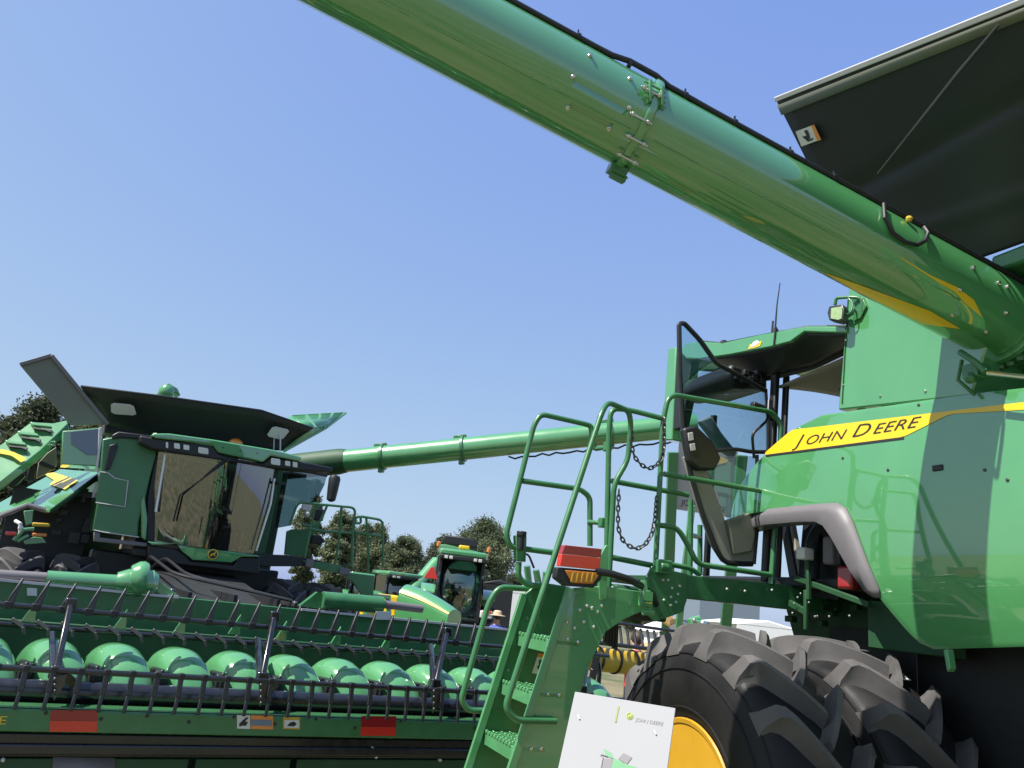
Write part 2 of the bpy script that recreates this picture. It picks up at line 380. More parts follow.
def f_ut(s, t):
    k = s*4; i = min(3, int(k)); q = k-i
    o = [ut_o[i][j]+(ut_o[i+1][j]-ut_o[i][j])*q for j in (0, 1)]; n_ = [ut_i[i][j]+(ut_i[i+1][j]-ut_i[i][j])*q for j in (0, 1)]
    return W(4.03+.23*t, o[0]+(n_[0]-o[0])*t, o[1]+(n_[1]-o[1])*t - .012*math.sin(math.pi*t)*(0.6+.4*math.cos(s*12)))
mb.grid(f_ut, 24, 8)
part('roof_undertray', mb, 'black', near, solid=.02)
rr_ = [NM.on_u(x, y, 4.30) for x, y in ((693, 368), (741, 371), (766, 379), (813, 367), (846, 351))]; mb = MB(); mb.tube(fillet(rr_, .1), .026, 8); part('roof_rail', mb, 'black', near)
lz = NM.L(rr_[2])[2]
mb = MB()
mb.grid(lambda s, t: W(4.32+1.75*s, 3.80+1.42*t, lz+.03-.13*t+.05*math.sin(math.pi*s)+.02*math.sin(7*t)*math.sin(5*s)), 14, 14)
lin = part('roof_lining', mb, 'beige', near, solid=.02)
mb = MB()
mb.tube([W(4.55, 4.2, 3.99), W(4.8, 4.35, 4.03), W(5.1, 4.4, 4.05), W(5.5, 4.4, 4.03)], .018, 8); mb.tube([W(4.5, 4.7, 4.0), W(4.9, 4.8, 4.03), W(5.4, 4.8, 4.05)], .012, 8)
part('grab_strap', mb, 'black', lin)
mb = MB(); mb.fbox(N, 4.45, 4.75, 4.05, 4.30, 3.90, 4.02); part('ceiling_console', mb, 'brown', lin, bevel=.02)
mb = MB(); mb.prism([NM.on_v(x, y, 5.36) for x, y in ((732, 363), (768, 376), (768, 391), (752, 388), (744, 389), (734, 387), (728, 375))], N.v*.7); part('front_visor', mb, 'black', near, bevel=.03)
mb = MB()
for k in range(7):
    c = NM.on_v(737+4*k, 377+4*math.sin(k*2.3), 5.35); mb.box(c, (N.u, N.v, UP), (.025, .03, .022))
part('radio_console', mb, 'dsteel', near, bevel=.003)
bp_t, bp_b = W(4.27, 5.2, lz), W(4.23, 5.22, 2.45)
mb = MB(); mb.bar(bp_t, bp_b, .05, .07, up=N.v); mb.bar(bp_t+N.u*.10-N.v*.02, bp_b+N.u*.10-N.v*.02, .035, .06, up=N.v)
part('rear_pillar', mb, 'black', near, bevel=.012)
mb = MB(); mb.bar(W(6.1, 4.12, lz), W(6.1, 4.12, 2.45), .05, .05, up=N.v); mb.bar(W(6.1, 6.1, 4.0), W(6.0, 6.2, 2.45), .06, .06, up=N.v); mb.bar(W(4.3, 6.1, 4.0), W(4.36, 6.2, 2.45), .05, .05, up=N.v)
part('corner_pillar', mb, 'black', near, bevel=.01)
mb = MB(); mb.fbox(N, 4.3, 6.1, 4.12, 6.2, 2.42, 2.5); part('cab_floor', mb, 'black', near, bevel=.02)
# seat & console inside
mb = MB(); mb.fbox(N, 4.9, 5.45, 4.75, 5.3, 2.85, 3.02); mb.prism([W(4.92, 4.68, 3.0), W(4.92, 4.85, 3.0), W(4.92, 4.74, 3.62), W(4.92, 4.62, 3.62)], N.u*.5)
mb.fbox(N, 5.05, 5.3, 4.6, 4.74, 3.6, 3.8); part('driver_seat', mb, 'black', near, bevel=.05, seg=3)
# open door
D = 5.2
dp = lambda x, y, o=0: N.on_v(x, y, D+o)
edge = [dp(*p) for p in ((766, 391), (742, 377), (716, 363), (700, 340), (684, 323), (679, 324), (680, 380), (683, 430), (690, 472), (702, 512), (716, 550), (724, 562), (740, 564), (752, 564))]
mb = MB(); mb.tube(fillet(edge, .05, 5), .021, 8); 
mb.tube(fillet([dp(768, 452), dp(752, 452), dp(735, 449), dp(700, 452), dp(686, 454)], .05, 5), .017, 8)
mb.tube(fillet([dp(766, 391), dp(768, 420), dp(768, 452)], .05, 5), .013, 8)
door = part('door', mb, 'black', near)
gl = [(766, 391), (742, 377), (716, 363), (700, 340), (684, 323), (679, 324), (680, 380), (683, 430), (688, 452), (735, 449), (768, 452)]
mb = MB(); mb.add([dp(*p) for p in gl], [list(range(len(gl)))]); part('door_glass', mb, 'pane', door, solid=.006, smooth=0)
pl = [(685, 456), (702, 456), (715, 490), (726, 521), (757, 523), (757, 556), (752, 564), (724, 562), (713, 545), (699, 505)]
mb = MB(); mb.add([dp(*p, .01) for p in ((703, 457), (757, 456), (757, 522), (727, 520), (716, 490))], [list(range(5))]); part('lower_glass', mb, 'pane', door, solid=.006, smooth=0)
mb = MB(); mb.tube(fillet([dp(757, 455), dp(758, 520), dp(754, 564)], .05), .016, 8); part('rear_edge', mb, 'black', door)
mb = MB(); mb.prism([dp(*p) for p in pl], N.v*.05); part('door_lining', mb, 'beige', door, bevel=.012)
mb = MB(); q = [(727, 520), (752, 512), (756, 535), (752, 552), (735, 555)]; mb.prism([dp(*p, -.045) for p in q], N.v*.044); part('door_pocket', mb, 'olive', door, bevel=.012)
mb = MB(); q = [(684, 428), (697, 425), (712, 440), (722, 458), (716, 470), (700, 470), (690, 462)]; mb.prism([dp(*p, -.08) for p in q], N.v*.08); part('door_handle_box', mb, 'black', door, bevel=.02)
mb = MB(); q = [(700, 420), (712, 415), (722, 432), (738, 452), (735, 458), (722, 450), (712, 436)]; mb.prism([dp(*p, .07) for p in q], N.v*.07); part('armrest_pod', mb, 'bluegrey', door, bevel=.02)
mb = MB(); mb.prism([dp(*p, -.085) for p in ((688, 433), (693, 432), (694, 440), (689, 441))], N.v*.01); mb.prism([dp(*p, -.085) for p in ((690, 444), (695, 443), (696, 450), (691, 451))], N.v*.01); part('latch_plate', mb, 'lgrey', door, bevel=.003)
mb = MB(); mb.tube(fillet([dp(754, 458, -.02), dp(752, 434, -.09), dp(768, 420, -.09), dp(769, 400, -.02)], .05, 5), .012, 8); part('door_grab_handle', mb, 'black', door)
mb = MB(); mb.tube([dp(752, 405, -.1), dp(764, 409, -.1)], .032, 10); mb.tube([dp(764, 409, -.1), W(4.25, 5.2, 3.78)], .014, 8); part('cab_camera', mb, 'black', near, bevel=.006)
# mirror standing out before the cab
mb = MB(); mb.prism([N.on_u(x, y, 4.05) for x, y in ((668, 348), (676, 347), (672, 440), (661, 440))], N.u*.16); mir = part('mirror_housing', mb, 'green', near, bevel=.012)
mb = MB(); mb.prism([N.on_u(x, y, 4.04) for x, y in ((677, 352), (692, 354), (686, 400), (680, 428), (673, 430))], N.u*.10); part('mirror_glass', mb, 'black', mir, bevel=.01)
# antennas and badge on the roof
b0 = N.on_u(775, 331, 4.2)
mb = MB(); mb.tube([b0, N.on_u(777, 305, 4.2), N.on_u(780, 283, 4.2)], [.009, .006, .004], 6); mb.lathe(b0, UP, [(-.02, .03), (.015, .028), (.03, .012)], 12); part('antenna', mb, 'black', near)
b0 = N.on_u(772, 332, 4.3); mb = MB(); mb.tube([b0, N.on_u(773, 321, 4.3)], .009, 6); part('antenna', mb, 'black', near)
mb = MB(); mb.bar(N.on_u(774, 345, 3.995), N.on_u(776, 327, 3.995), .016, .01, up=N.u); part('antenna_lead', mb, 'black', near)
mb = MB(); rp = lambda x, y, o=.004: N.on_u(x, y, 4.0-o)
mb.add([rp(x, y) for x, y in ((748, 349), (750, 344), (754, 345), (756, 342), (762, 341), (760, 346), (754, 348))], [list(range(7))]); part('roof_badge', mb, 'yellow', roofo, smooth=0)
mb = MB(); mb.add([rp(x, y, .006) for x, y in ((750, 347), (753, 342), (757, 340), (760, 342), (755, 346))], [list(range(5))]); part('badge_emblem', mb, 'offwhite', roofo, smooth=0)
mb = MB(); mb.ball(N.on_u(724, 343, 4.2), (.04, .04, .03), 10); part('roof_sensor', mb, 'black', near)
# work light on the tank panel
lt = N.on_u(835, 312, 3.9)
mb = MB(); mb.prism([N.on_u(x, y, 3.9) for x, y in ((829, 306), (842, 304), (844, 309), (843, 320), (839, 322), (829, 320), (827, 313))], N.u*.07+N.v*.02)
wlt = part('work_light', mb, 'dsteel', near, bevel=.008)
mb = MB(); mb.prism([N.on_u(x, y, 3.895) for x, y in ((831, 308), (841, 306.5), (842, 310), (841.5, 318.5), (838, 320), (830.5, 318.5))], N.u*.006); part('lamp_face', mb, 'lamp_g', wlt, bevel=.002)
mb = MB(); mb.tube(fillet([N.on_u(835, 305, 3.93), N.on_u(836, 298, 3.93), N.on_u(850, 297, 3.96), N.on_u(862, 298, 4.0), N.on_u(863, 312, 4.01)], .04), .013, 8)
mb.tube(fillet([N.on_u(844, 315, 3.93), N.on_u(851, 313, 3.94), N.on_u(853, 303, 3.96), N.on_u(848, 298, 3.95)], .05), .007, 6)
mb.prism([N.on_u(x, y, 4.0) for x, y in ((850, 296), (862, 297), (866, 306), (860, 318), (852, 322), (855, 308))], N.u*.012)
part('lamp_bracket', mb, 'green_frame', wlt, bevel=.003)

# ---------------- unloading auger
# the two edges of the pipe give its direction, its distance its thickness
e_up = ray(1018, 281).cross(ray(506, 0)).normalized(); e_lo = ray(957, 345).cross(ray(295, 0)).normalized()
AD = e_up.cross(e_lo).normalized()
if AD.x > 0: AD = -AD
r_up = AD.cross(e_up).normalized(); r_lo = AD.cross(e_lo).normalized()
if r_up.dot(_f) < 0: r_up = -r_up
if r_lo.dot(_f) < 0: r_lo = -r_lo
a_dir = (r_up+r_lo).normalized(); a_half = r_up.angle(r_lo)/2; a_dist = 4.45
AR = a_dist*math.sin(a_half); a_o = CAM + a_dir*a_dist
def on_axis(x, y):
    d = ray(x, y); n_ = d.cross(AD).cross(d); return a_o + AD*((CAM-a_o).dot(n_)/AD.dot(n_))
A0, A1 = on_axis(1026, 326), on_axis(120, -146)
auger_mb = MB()
ax_x = AD.cross(_f).normalized(); ax_y = AD.cross(ax_x)
nseg = 40; L = (A1-A0).length
auger_mb.lathe(A0, AD, [(0, AR), (.02, AR+.0), (L*.5, AR), (L, AR), (L, AR-.012), (0, AR-.012)], 56, close=True)
aug = part('unloading_auger', auger_mb, 'green', near)
def cyl(x, y, o=0, r=None):
    d = ray(x, y).normalized(); r = (r or AR)+o; m = CAM-A0
    dp_ = d-AD*d.dot(AD); mp = m-AD*m.dot(AD)
    a = dp_.dot(dp_); b = 2*dp_.dot(mp); c = mp.dot(mp)-r*r; q = b*b-4*a*c
    t = (-b-math.sqrt(max(0, q)))/(2*a); p = CAM+d*t
    return p
def cyln(p): m = p-A0; return (m-AD*m.dot(AD)).normalized()
def aup(s): return A0+AD*s
s_of = lambda x, y: (on_axis(x, y)-A0).dot(AD)
mb = MB(); sc = s_of(640, 117)
mb.lathe(aup(sc), AD, [(-.022, AR-.002), (-.022, AR+.02), (-.014, AR+.024), (.014, AR+.024), (.022, AR+.02), (.022, AR-.002)], 56, close=True)
ring = part('clamp_ring', mb, 'green', aug)
for (px, py) in ((651, 92), (640, 118), (636, 140), (627, 158), (617, 172)):
    p = cyl(px, py, .028); nn = cyln(p)
    mb = MB(); mb.tube([p-AD*.07+nn*.004, p+AD*.06+nn*.004], .0065, 8); mb.tube([p-AD*.055+nn*.004, p-AD*.038+nn*.004], .014, 6); mb.tube([p+AD*.035+nn*.004, p+AD*.05+nn*.004], .014, 6)
    part('clamp_bolt', mb, 'steel', aug, bevel=.002)
mb = MB()
p = cyl(654, 84, .04); mb.bar(p-AD*.04, p-AD*.04+_U*.0+ax_y*.0-_U*.10, .06, .012, up=AD); mb.bar(p+AD*.03, p+AD*.03-_U*.11, .06, .012, up=AD)
for k in range(4): q = p-_U*(.012+.026*k); mb.tube([q-AD*.07, q+AD*.06], .007, 6)
mb2 = MB(); p = cyl(617, 171, .03); mb2.bar(p-AD*.05, p+AD*.05, .09, .05, up=_U); mb2.bar(p-AD*.05-_U*.03, p+AD*.04-_U*.03, .05, .04, up=_U)
part('clamp_latch', mb, 'green_hood', aug, bevel=.003); part('clamp_hinge', mb2, 'green_frame', aug, bevel=.006)
bolt_px = [(590, 56), (630, 79), (573, 77), (629, 108), (568, 108), (609, 129), (960, 290), (952, 315), (1006, 313), (986, 332), (973, 268), (1007, 287), (998, 283)]
for (px, py) in bolt_px:
    p = cyl(px, py); nn = cyln(p); mb = MB(); mb.lathe(p, nn, [(-.004, .013), (.004, .013), (.007, .010), (.014, .009), (.016, .004)], 8); part('bolt', mb, 'steel', aug)
# seams: overlap of the rolled sheet
mb = MB()
for (xa, ya, xb, yb) in ((380, 0, 632, 128), (655, 140, 960, 300)):
    k = 30; a = [cyl(xa+(xb-xa)*i/k, ya+(yb-ya)*i/k, .001) for i in range(k+1)]
    mb.tube([p for p in a], .0055, 6)
part('seam', mb, 'green', aug)
mb = MB(); k = 14; pts = [cyl(573+(629-573)*i/k, 80+(111-80)*i/k, .002) for i in range(k+1)]; pts2 = [cyl(569+(609-569)*i/k, 106+(128-106)*i/k, .002) for i in range(k+1)]
def strip(mb, lo, hi):
    for i in range(len(lo)-1): mb.add([lo[i], lo[i+1], hi[i+1], hi[i]], [(0, 1, 2, 3)])
strip(mb, pts2, pts); part('joint_plate', mb, 'green', aug, solid=.006)
def swoosh(lo, hi, k=20, rows=6):
    def res(pl, t):
        t *= len(pl)-1; j = min(len(pl)-2, int(t)); q = t-j; return Vector(pl[j])*(1-q)+Vector(pl[j+1])*q
    mb = MB(); mb.grid(lambda t, w: (lambda p: cyl(p.x, p.y, .003))(res(lo, t)*(1-w)+res(hi, t)*w), k, rows); return mb
part('stripe_decal', swoosh([(826, 274), (855, 291), (890, 308), (922, 324), (961, 329)], [(826, 273), (860, 285), (895, 298), (930, 311), (961, 329)]), 'yellow', aug)
part('stripe_decal', swoosh([(900, 258), (930, 277), (955, 292), (966, 304), (983, 318)], [(900, 257), (930, 275), (957, 287), (974, 300), (983, 318)]), 'yellow', aug)
# cable along the top
cab_px = [(480, -16), (508, 0), (535, 15), (560, 28), (578, 38), (596, 45), (612, 54), (630, 64), (645, 67), (660, 71), (672, 80), (685, 95), (710, 108), (735, 122), (762, 137), (790, 153), (815, 168), (840, 181), (862, 193), (885, 205), (905, 213), (925, 225), (942, 243), (962, 258), (985, 271), (1010, 284), (1030, 290)]
def top_edge(x, y, o=.012):                                           # a point riding on the pipe's upper edge
    p = on_axis(x, y); q = (e_up if e_up.z > 0 else -e_up); return p + q*(AR*1.0+o) - a_dir*AR*.05
mb = MB(); mb.tube([top_edge(x, y, .012 if 600 < x < 690 else .010) + _U*(.02 if 620 < x < 665 else 0) for x, y in cab_px], .0155, 10)
cb = part('cable', mb, 'black', aug)
mb = MB()
for (x, y) in ((578, 37), (630, 63), (685, 95), (735, 121), (790, 152), (833, 177)):
    p = top_edge(x, y); mb.tube([p-AD*.010, p+AD*.010], .0205, 10); mb.bar(p, p+_U*.035, .012, .006, up=AD); part('cable_tie', mb, 'black', aug); mb = MB()
mb = MB(); lp = [(884, 204), (885, 218), (893, 233), (905, 242), (917, 245), (925, 241), (928, 233), (924, 227)]
mb.tube([cyl(x, y, .022) for x, y in lp], .012, 8); part('cable_loop', mb, 'black', aug)
mb = MB(); mb.ball(cyl(909, 219, .02), .02, 8); part('cable_connector', mb, 'ochre', aug)
# root flange and elbow
mb = MB(); s0 = s_of(1003, 318)
mb.lathe(aup(s0-.03), AD, [(-.02, AR), (-.02, AR+.035), (.02, AR+.035), (.02, AR)], 56, close=True)
mb2 = MB()
for k in range(26):
    a = 2*math.pi*k/26; nn = ax_x*math.cos(a)+ax_y*math.sin(a); p = aup(s0-.075)+nn*(AR+.03); mb2.ball(p, (.028, .028, .028), 8)
mb2.lathe(aup(s0-.09), AD, [(-.02, AR-.02), (-.02, AR+.03), (.03, AR+.03), (.03, AR-.02)], 48, close=True)
fl = part('root_flange', mb, 'green', aug, bevel=.004); part('flange_teeth', mb2, 'green_frame', aug)
mb = MB(); el = [aup(s0-.08), aup(s0-.3), aup(s0-.5)-UP*.12+N.u*.1, aup(s0-.55)-UP*.55+N.u*.25]
mb.tube(fillet(el, .3, 8), AR-.01, 24); part('auger_elbow', mb, 'green_frame', aug)
mb = MB(); mb.tube([N.on_u(988, 373, 3.85), N.on_u(1060, 381, 3.85)], .014, 10); hyd = part('hydraulic_rod', mb, 'chrome', aug)
mb = MB(); mb.box(N.on_u(976, 372, 3.9), (N.u, N.v, UP), (.05, .05, .04)); mb.ball(N.on_u(970, 378, 3.85), .035, 8); mb.tube([N.on_u(960, 352, 3.85), N.on_u(975, 362, 3.83), N.on_u(985, 372, 3.85)], .02, 8); mb.tube([N.on_u(962, 360, 3.9), N.on_u(958, 380, 3.95), N.on_u(975, 395, 3.98)], .012, 8)
part('auger_hinge', mb, 'green_frame', aug, bevel=.008)

# ---------------- platform, rails, ladder
VB = 5.0
bv = lambda x, y, o=0: N.on_v(x, y, VB+o)
mb = MB(); mb.prism([bv(*p) for p in ((655, 571), (690, 575), (805, 587), (882, 601), (880, 622), (802, 611), (680, 598), (660, 600))], N.v*.10)
plat = part('platform', mb, 'green_frame', near, bevel=.008)
mb = MB(); mb.fbox(N, 3.2, 4.3, 5.08, 6.3, 2.34, 2.38); part('platform_deck', mb, 'green_dark', plat, bevel=.005)
mb = MB(); mb.prism([bv(*p, -.02) for p in ((652, 566), (688, 574), (687, 600), (683, 612), (672, 616), (655, 622), (645, 612), (640, 590))], N.v*.018); gus = part('gusset', mb, 'green_frame', plat, bevel=.004)
for (x, y) in ((663, 580), (668, 580), (672, 588), (680, 586), (671, 597), (678, 594), (671, 605), (664, 600), (676, 602), (727, 589), (668, 573), (772, 590), (745, 591)):
    p = bv(x, y, -.022); mb = MB(); mb.lathe(p, -N.v, [(-.003, .009), (.004, .009), (.006, .005)], 8); part('bolt', mb, 'offwhite', plat)
mb = MB(); mb.box(bv(663, 567, -.05), (N.u, N.v, UP), (.05, .05, .05)); mb.tube([bv(668, 568, -.09), bv(660, 566, -.09)], .03, 12); part('hinge_boss', mb, 'green_frame', plat, bevel=.01)
TR = .0205
rails = [
    ('guard_rail', [bv(655, 575), bv(663, 420), bv(669, 394), bv(772, 412), bv(781, 424), bv(779, 470), bv(771, 584)], .09),
    ('guard_rail', [bv(664, 474), bv(722, 484), bv(779, 494)], .02),
    ('guard_rail', [bv(657, 525), bv(677, 527), bv(688, 545), bv(697, 564), bv(771, 575)], .09),
    ('guard_rail', [bv(662, 563, .25), bv(690, 568, .25), bv(700, 575, .25)], .05),
    ('gate_post', [N.on_v(606, 590, 5.05), N.on_v(609, 430, 5.05), N.on_v(611, 408, 5.05), N.on_v(630, 410, 5.05), N.on_v(661, 418, 5.0)], .10),
    ('gate_rail', [N.on_v(612, 481, 5.05), N.on_v(688, 495, 5.1)], .02),
    ('gate_rail', [N.on_v(610, 557, 5.05), N.on_v(655, 566, 5.05)], .02),
]
for nm, pts, fr_ in rails:
    mb = MB(); mb.tube(fillet(pts, fr_, 8), TR, 12); part(nm, mb, 'green_frame', plat)
mb = MB(); mb.tube([bv(690, 575, .3), bv(691, 500, .3)], .022, 8); mb.tube([bv(700, 575, .5), bv(700, 525, .5)], .022, 8); mb.tube([bv(690, 535, .3), bv(700, 537, .5)], .02, 8)
part('inner_rail', mb, 'green_frame', plat)
def chain(name, px, v, parent, r=.0055):
    pts = [N.on_v(x, y, v) for x, y in px]; d = [0]
    for a, b in zip(pts, pts[1:]): d.append(d[-1]+(b-a).length)
    step = .038; n = int(d[-1]/step); mb = MB()
    def at(s):
        for i in range(len(d)-1):
            if s <= d[i+1]+1e-6: return pts[i]+(pts[i+1]-pts[i])*((s-d[i])/(d[i+1]-d[i]+1e-9))
        return pts[-1]
    for k in range(n):
        a, b = at(k*step), at((k+1)*step); t = (b-a).normalized(); c = (a+b)/2
        w = t.cross(N.v).normalized() if k % 2 else (t.cross(N.v).normalized()*.35+N.v*.9).normalized()
        ring_ = [c + t*(.026*math.cos(q)) + w*(.013*math.sin(q)) for q in [2*math.pi*i/10 for i in range(10)]]
        mb.tube(ring_, r, 6, closed=True)
    return part(name, mb, 'dsteel', parent)
chain('chain', [(633, 432), (631, 443), (634, 456), (640, 464), (648, 469), (656, 466), (662, 459), (664, 445), (664, 415)], 4.97, plat)
chain('chain', [(619, 490), (618, 510), (618, 527), (622, 540), (630, 547), (638, 549), (646, 544), (652, 534), (655, 520), (657, 495)], 4.97, plat)

# ladder
ladder = None
VN, VF = 4.75, 5.25
ln = lambda x, y, o=0: N.on_v(x, y, VN+o)
lf = lambda x, y, o=0: N.on_v(x, y, VF+o)
near_px = [(571, 588), (604, 586), (646, 592), (650, 608), (625, 619), (606, 632), (597, 650), (588, 668), (553, 790), (505, 790)]
far_px = [(525, 594), (540, 582), (571, 587), (562, 625), (508, 790), (462, 790)]
mb = MB(); mb.prism([ln(*p) for p in near_px], N.v*.035)
ladder = part('ladder', mb, 'green', near, bevel=.006)
mb = MB(); mb.prism([lf(*p) for p in far_px], N.v*.035); part('side_rail', mb, 'green_frame', ladder, bevel=.006)
mb = MB(); a, b = ln(571, 588), ln(505, 790); mb.bar(a-N.u*.012-N.v*.012, b-N.u*.012-N.v*.012, .05, .03, up=N.v); a, b = lf(525, 594), lf(462, 790); mb.bar(a-N.u*.012-N.v*.012, b-N.u*.012-N.v*.012, .05, .03, up=N.v)
part('rail_flange', mb, 'green_hood', ladder, bevel=.005)
for (xl, yl, xr, yr) in ((520, 634, 551, 638), (503, 683, 535, 689), (486, 735, 517, 741), (470, 785, 500, 792)):
    a = lf(xl, yl); b = ln(xr, yr); z = (a.z+b.z)/2; ua = N.L(a)[0]; ub = N.L(b)[0]; u = (ua+ub)/2
    mb = MB(); mb.fbox(N, u-.02, u+.0, VN-.0, VF+.0, z-.085, z); mb.fbox(N, u, u+.20, VN, VF, z-.03, z)
    for k in range(9): mb.fbox(N, u-.028, u-.012, VN+.03+k*.052, VN+.055+k*.052, z-.01, z+.012)
    for k in range(8):
        for j in range(3): mb.fbox(N, u+.02+j*.06, u+.035+j*.06, VN+.04+k*.058, VN+.065+k*.058, z, z+.008)
    part('step', mb, 'green_hood', ladder, bevel=.004)
for (x, y) in ((568, 639), (578, 642), (548, 694), (559, 695), (531, 749), (541, 749), (580, 610), (587, 606), (592, 608), (598, 612), (602, 606), (584, 622), (594, 627), (567, 622), (575, 628)):
    p = ln(x, y, -.002); mb = MB(); mb.lathe(p, -N.v, [(-.003, .012), (.004, .012), (.009, .008), (.011, .004)], 8); part('bolt', mb, 'steel', ladder)
for (x, y) in ((527, 618), (522, 640), (497, 710), (508, 670)):
    p = lf(x, y, -.002); mb = MB(); mb.lathe(p, -N.v, [(-.003, .012), (.004, .012), (.009, .008)], 8); part('bolt', mb, 'steel', ladder)
mb = MB(); mb.add([lf(*p, -.004) for p in ((537, 657), (546, 658), (541, 675), (532, 673))], [(0, 1, 2, 3)]); ll = part('warning_label', mb, 'offwhite', ladder)
mb = MB(); mb.add([lf(*p, -.004) for p in ((538, 653), (547, 654), (546, 658), (537, 657))], [(0, 1, 2, 3)]); part('label_border', mb, 'orange', ladder)
mb = MB(); mb.add([lf(*p, -.006) for p in ((539, 660), (542, 660), (541, 665), (544, 669), (539, 671), (537, 667), (539, 665))], [list(range(7))]); part('label_figure', mb, 'ink', ladder)
mb = MB(); mb.tube(fillet([ln(556, 721, -.03), ln(516, 720, -.05), ln(505, 708, -.05), N.on_v(540, 600, 4.70), N.on_v(602, 412, 4.85), N.on_v(608, 402, 4.9), N.on_v(629, 411, 4.95), N.on_v(631, 425, 4.98), N.on_v(628, 460, 5.0), N.on_v(614, 484, 5.0), N.on_v(608, 598, 5.0)], .07, 8), TR, 12); part('handrail', mb, 'green_frame', ladder)
mb = MB(); mb.tube(fillet([lf(530, 589, .05), lf(499, 587, .05), lf(489, 602, .05), lf(461, 700, .05), lf(468, 710, .05), lf(490, 711, .05)], .09, 8), TR, 12); part('handrail', mb, 'green_frame', ladder)
vv = 5.2
mb = MB(); mb.tube(fillet([N.on_v(*p, vv) for p in ((595, 449), (592, 440), (591, 426), (585, 424), (541, 414), (534, 425), (506, 535), (510, 547), (556, 553))], .09, 8), TR, 12)
mb.tube(fillet([N.on_v(*p, vv) for p in ((523, 481), (580, 489), (590, 497), (590, 546))], .09, 8), TR, 12)
part('swing_rail', mb, 'green_frame', ladder)
mb = MB(); mb.tube(fillet([N.on_v(*p, vv) for p in ((519, 562), (518, 577), (527, 585), (545, 586))], .08, 8), TR, 12); part('rail_stub', mb, 'green_frame', ladder)
for px_ in (((588, 522), (604, 523)), ((595, 449), (609, 447))):
    mb = MB(); q = N.on_v(*px_[1], 5.08); mb.tube([N.on_v(*px_[0], vv), q], .018, 8); mb.box(q-N.u*.012, (N.u, N.v, UP), (.024, .03, .035)); part('rail_clamp', mb, 'green_frame', ladder, bevel=.006)
mb = MB(); mb.prism([N.on_v(*p, vv-.03) for p in ((516, 535), (527, 536), (526, 562), (517, 561))], N.v*.06); part('rail_bracket', mb, 'green_frame', ladder, bevel=.006)
mb = MB(); mb.lathe(N.on_v(521, 540, vv-.06), UP, [(-.07, .025), (.02, .025), (.03, .035), (.06, .035)], 12); part('latch_knob', mb, 'black', ladder, bevel=.004)
# marker light on the ladder head
vm = 4.62; mk = lambda x, y, o=0: N.on_v(x, y, vm+o)
mb = MB(); mb.prism([mk(*p) for p in ((557, 567), (603, 571), (601, 580), (594, 588), (566, 586), (556, 578))], N.v*.07); ml = part('marker_light', mb, 'black', near, bevel=.008)
mb = MB(); mb.prism([mk(*p, -.012) for p in ((565, 570), (601, 573), (593, 584), (572, 583))], N.v*.011)
part('amber_lens', mb, 'amber', ml, bevel=.005)
mb = MB()
for k in range(5): x = 573+5*k; mb.prism([mk(*p, -.016) for p in ((x, 572.5), (x+1.2, 572.7), (x-1.0, 582), (x-2.2, 581.8))], N.v*.005)
part('lens_ribs', mb, 'ochre', ml)
mb = MB(); mb.prism([mk(*p, -.01) for p in ((562, 554), (601, 558), (600, 570), (560, 566))], N.v*.06); part('red_reflector', mb, 'red', ml, bevel=.003)
mb = MB(); mb.prism([mk(*p, -.01) for p in ((565, 545), (602, 549), (601, 557.5), (562, 553.5))], N.v*.06); part('reflector_top', mb, 'dred', ml, bevel=.003)
mb = MB(); mb.tube([mk(596, 571, .0), mk(612, 574, -.02), mk(628, 579, 0), mk(642, 586, .1), mk(652, 594, .25), mk(656, 604, .35)], .024, 10); part('hose', mb, 'black', plat)
mb = MB(); mb.prism([mk(*p, .12) for p in ((598, 560), (606, 545), (609, 545), (607, 600), (600, 600))], N.v*.03); part('light_bracket', mb, 'green', ladder, bevel=.005)
# hydraulics under the platform head
mb = MB(); mb.prism([N.on_v(*p, 5.1) for p in ((606, 584), (655, 592), (652, 612), (640, 625), (622, 618), (610, 600))], N.v*.2); mb.fbox(N, 2.85, 3.3, 5.15, 5.5, 2.05, 2.28)
part('pivot_housing', mb, 'green_dark', plat, bevel=.02)
mb = MB(); mb.tube([mk(644, 580, .1), mk(645, 600, .1)], .026, 10); mb.tube([mk(648, 590, .08), mk(650, 614, .08)], .022, 10); mb.tube([mk(640, 602, .06), mk(650, 604, .06)], .026, 8); mb.tube([mk(643, 612, .06), mk(653, 613, .06)], .02, 8); mb.box(mk(646, 596, .06), (N.u, N.v, UP), (.035, .03, .03)); part('hydraulic_valve', mb, 'green', plat)
mb = MB()
for k in range(5):
    a = 612+3*k; mb.tube(fillet([N.on_v(a-8, 642+2*k, 5.0), N.on_v(a-6, 622-3*k, 4.95), N.on_v(a+8, 612-2*k, 4.95), N.on_v(a+28, 620, 5.1)], .15, 6), .011, 8)
part('hydraulic_hose', mb, 'black', plat)
for px in ((604, 594), (615, 596), (622, 598), (630, 601), (612, 588), (637, 603)):
    mb = MB(); p = N.on_v(*px, 5.09); mb.lathe(p, -N.v, [(-.003, .012), (.006, .012), (.01, .006)], 8); part('bolt', mb, 'offwhite', plat)
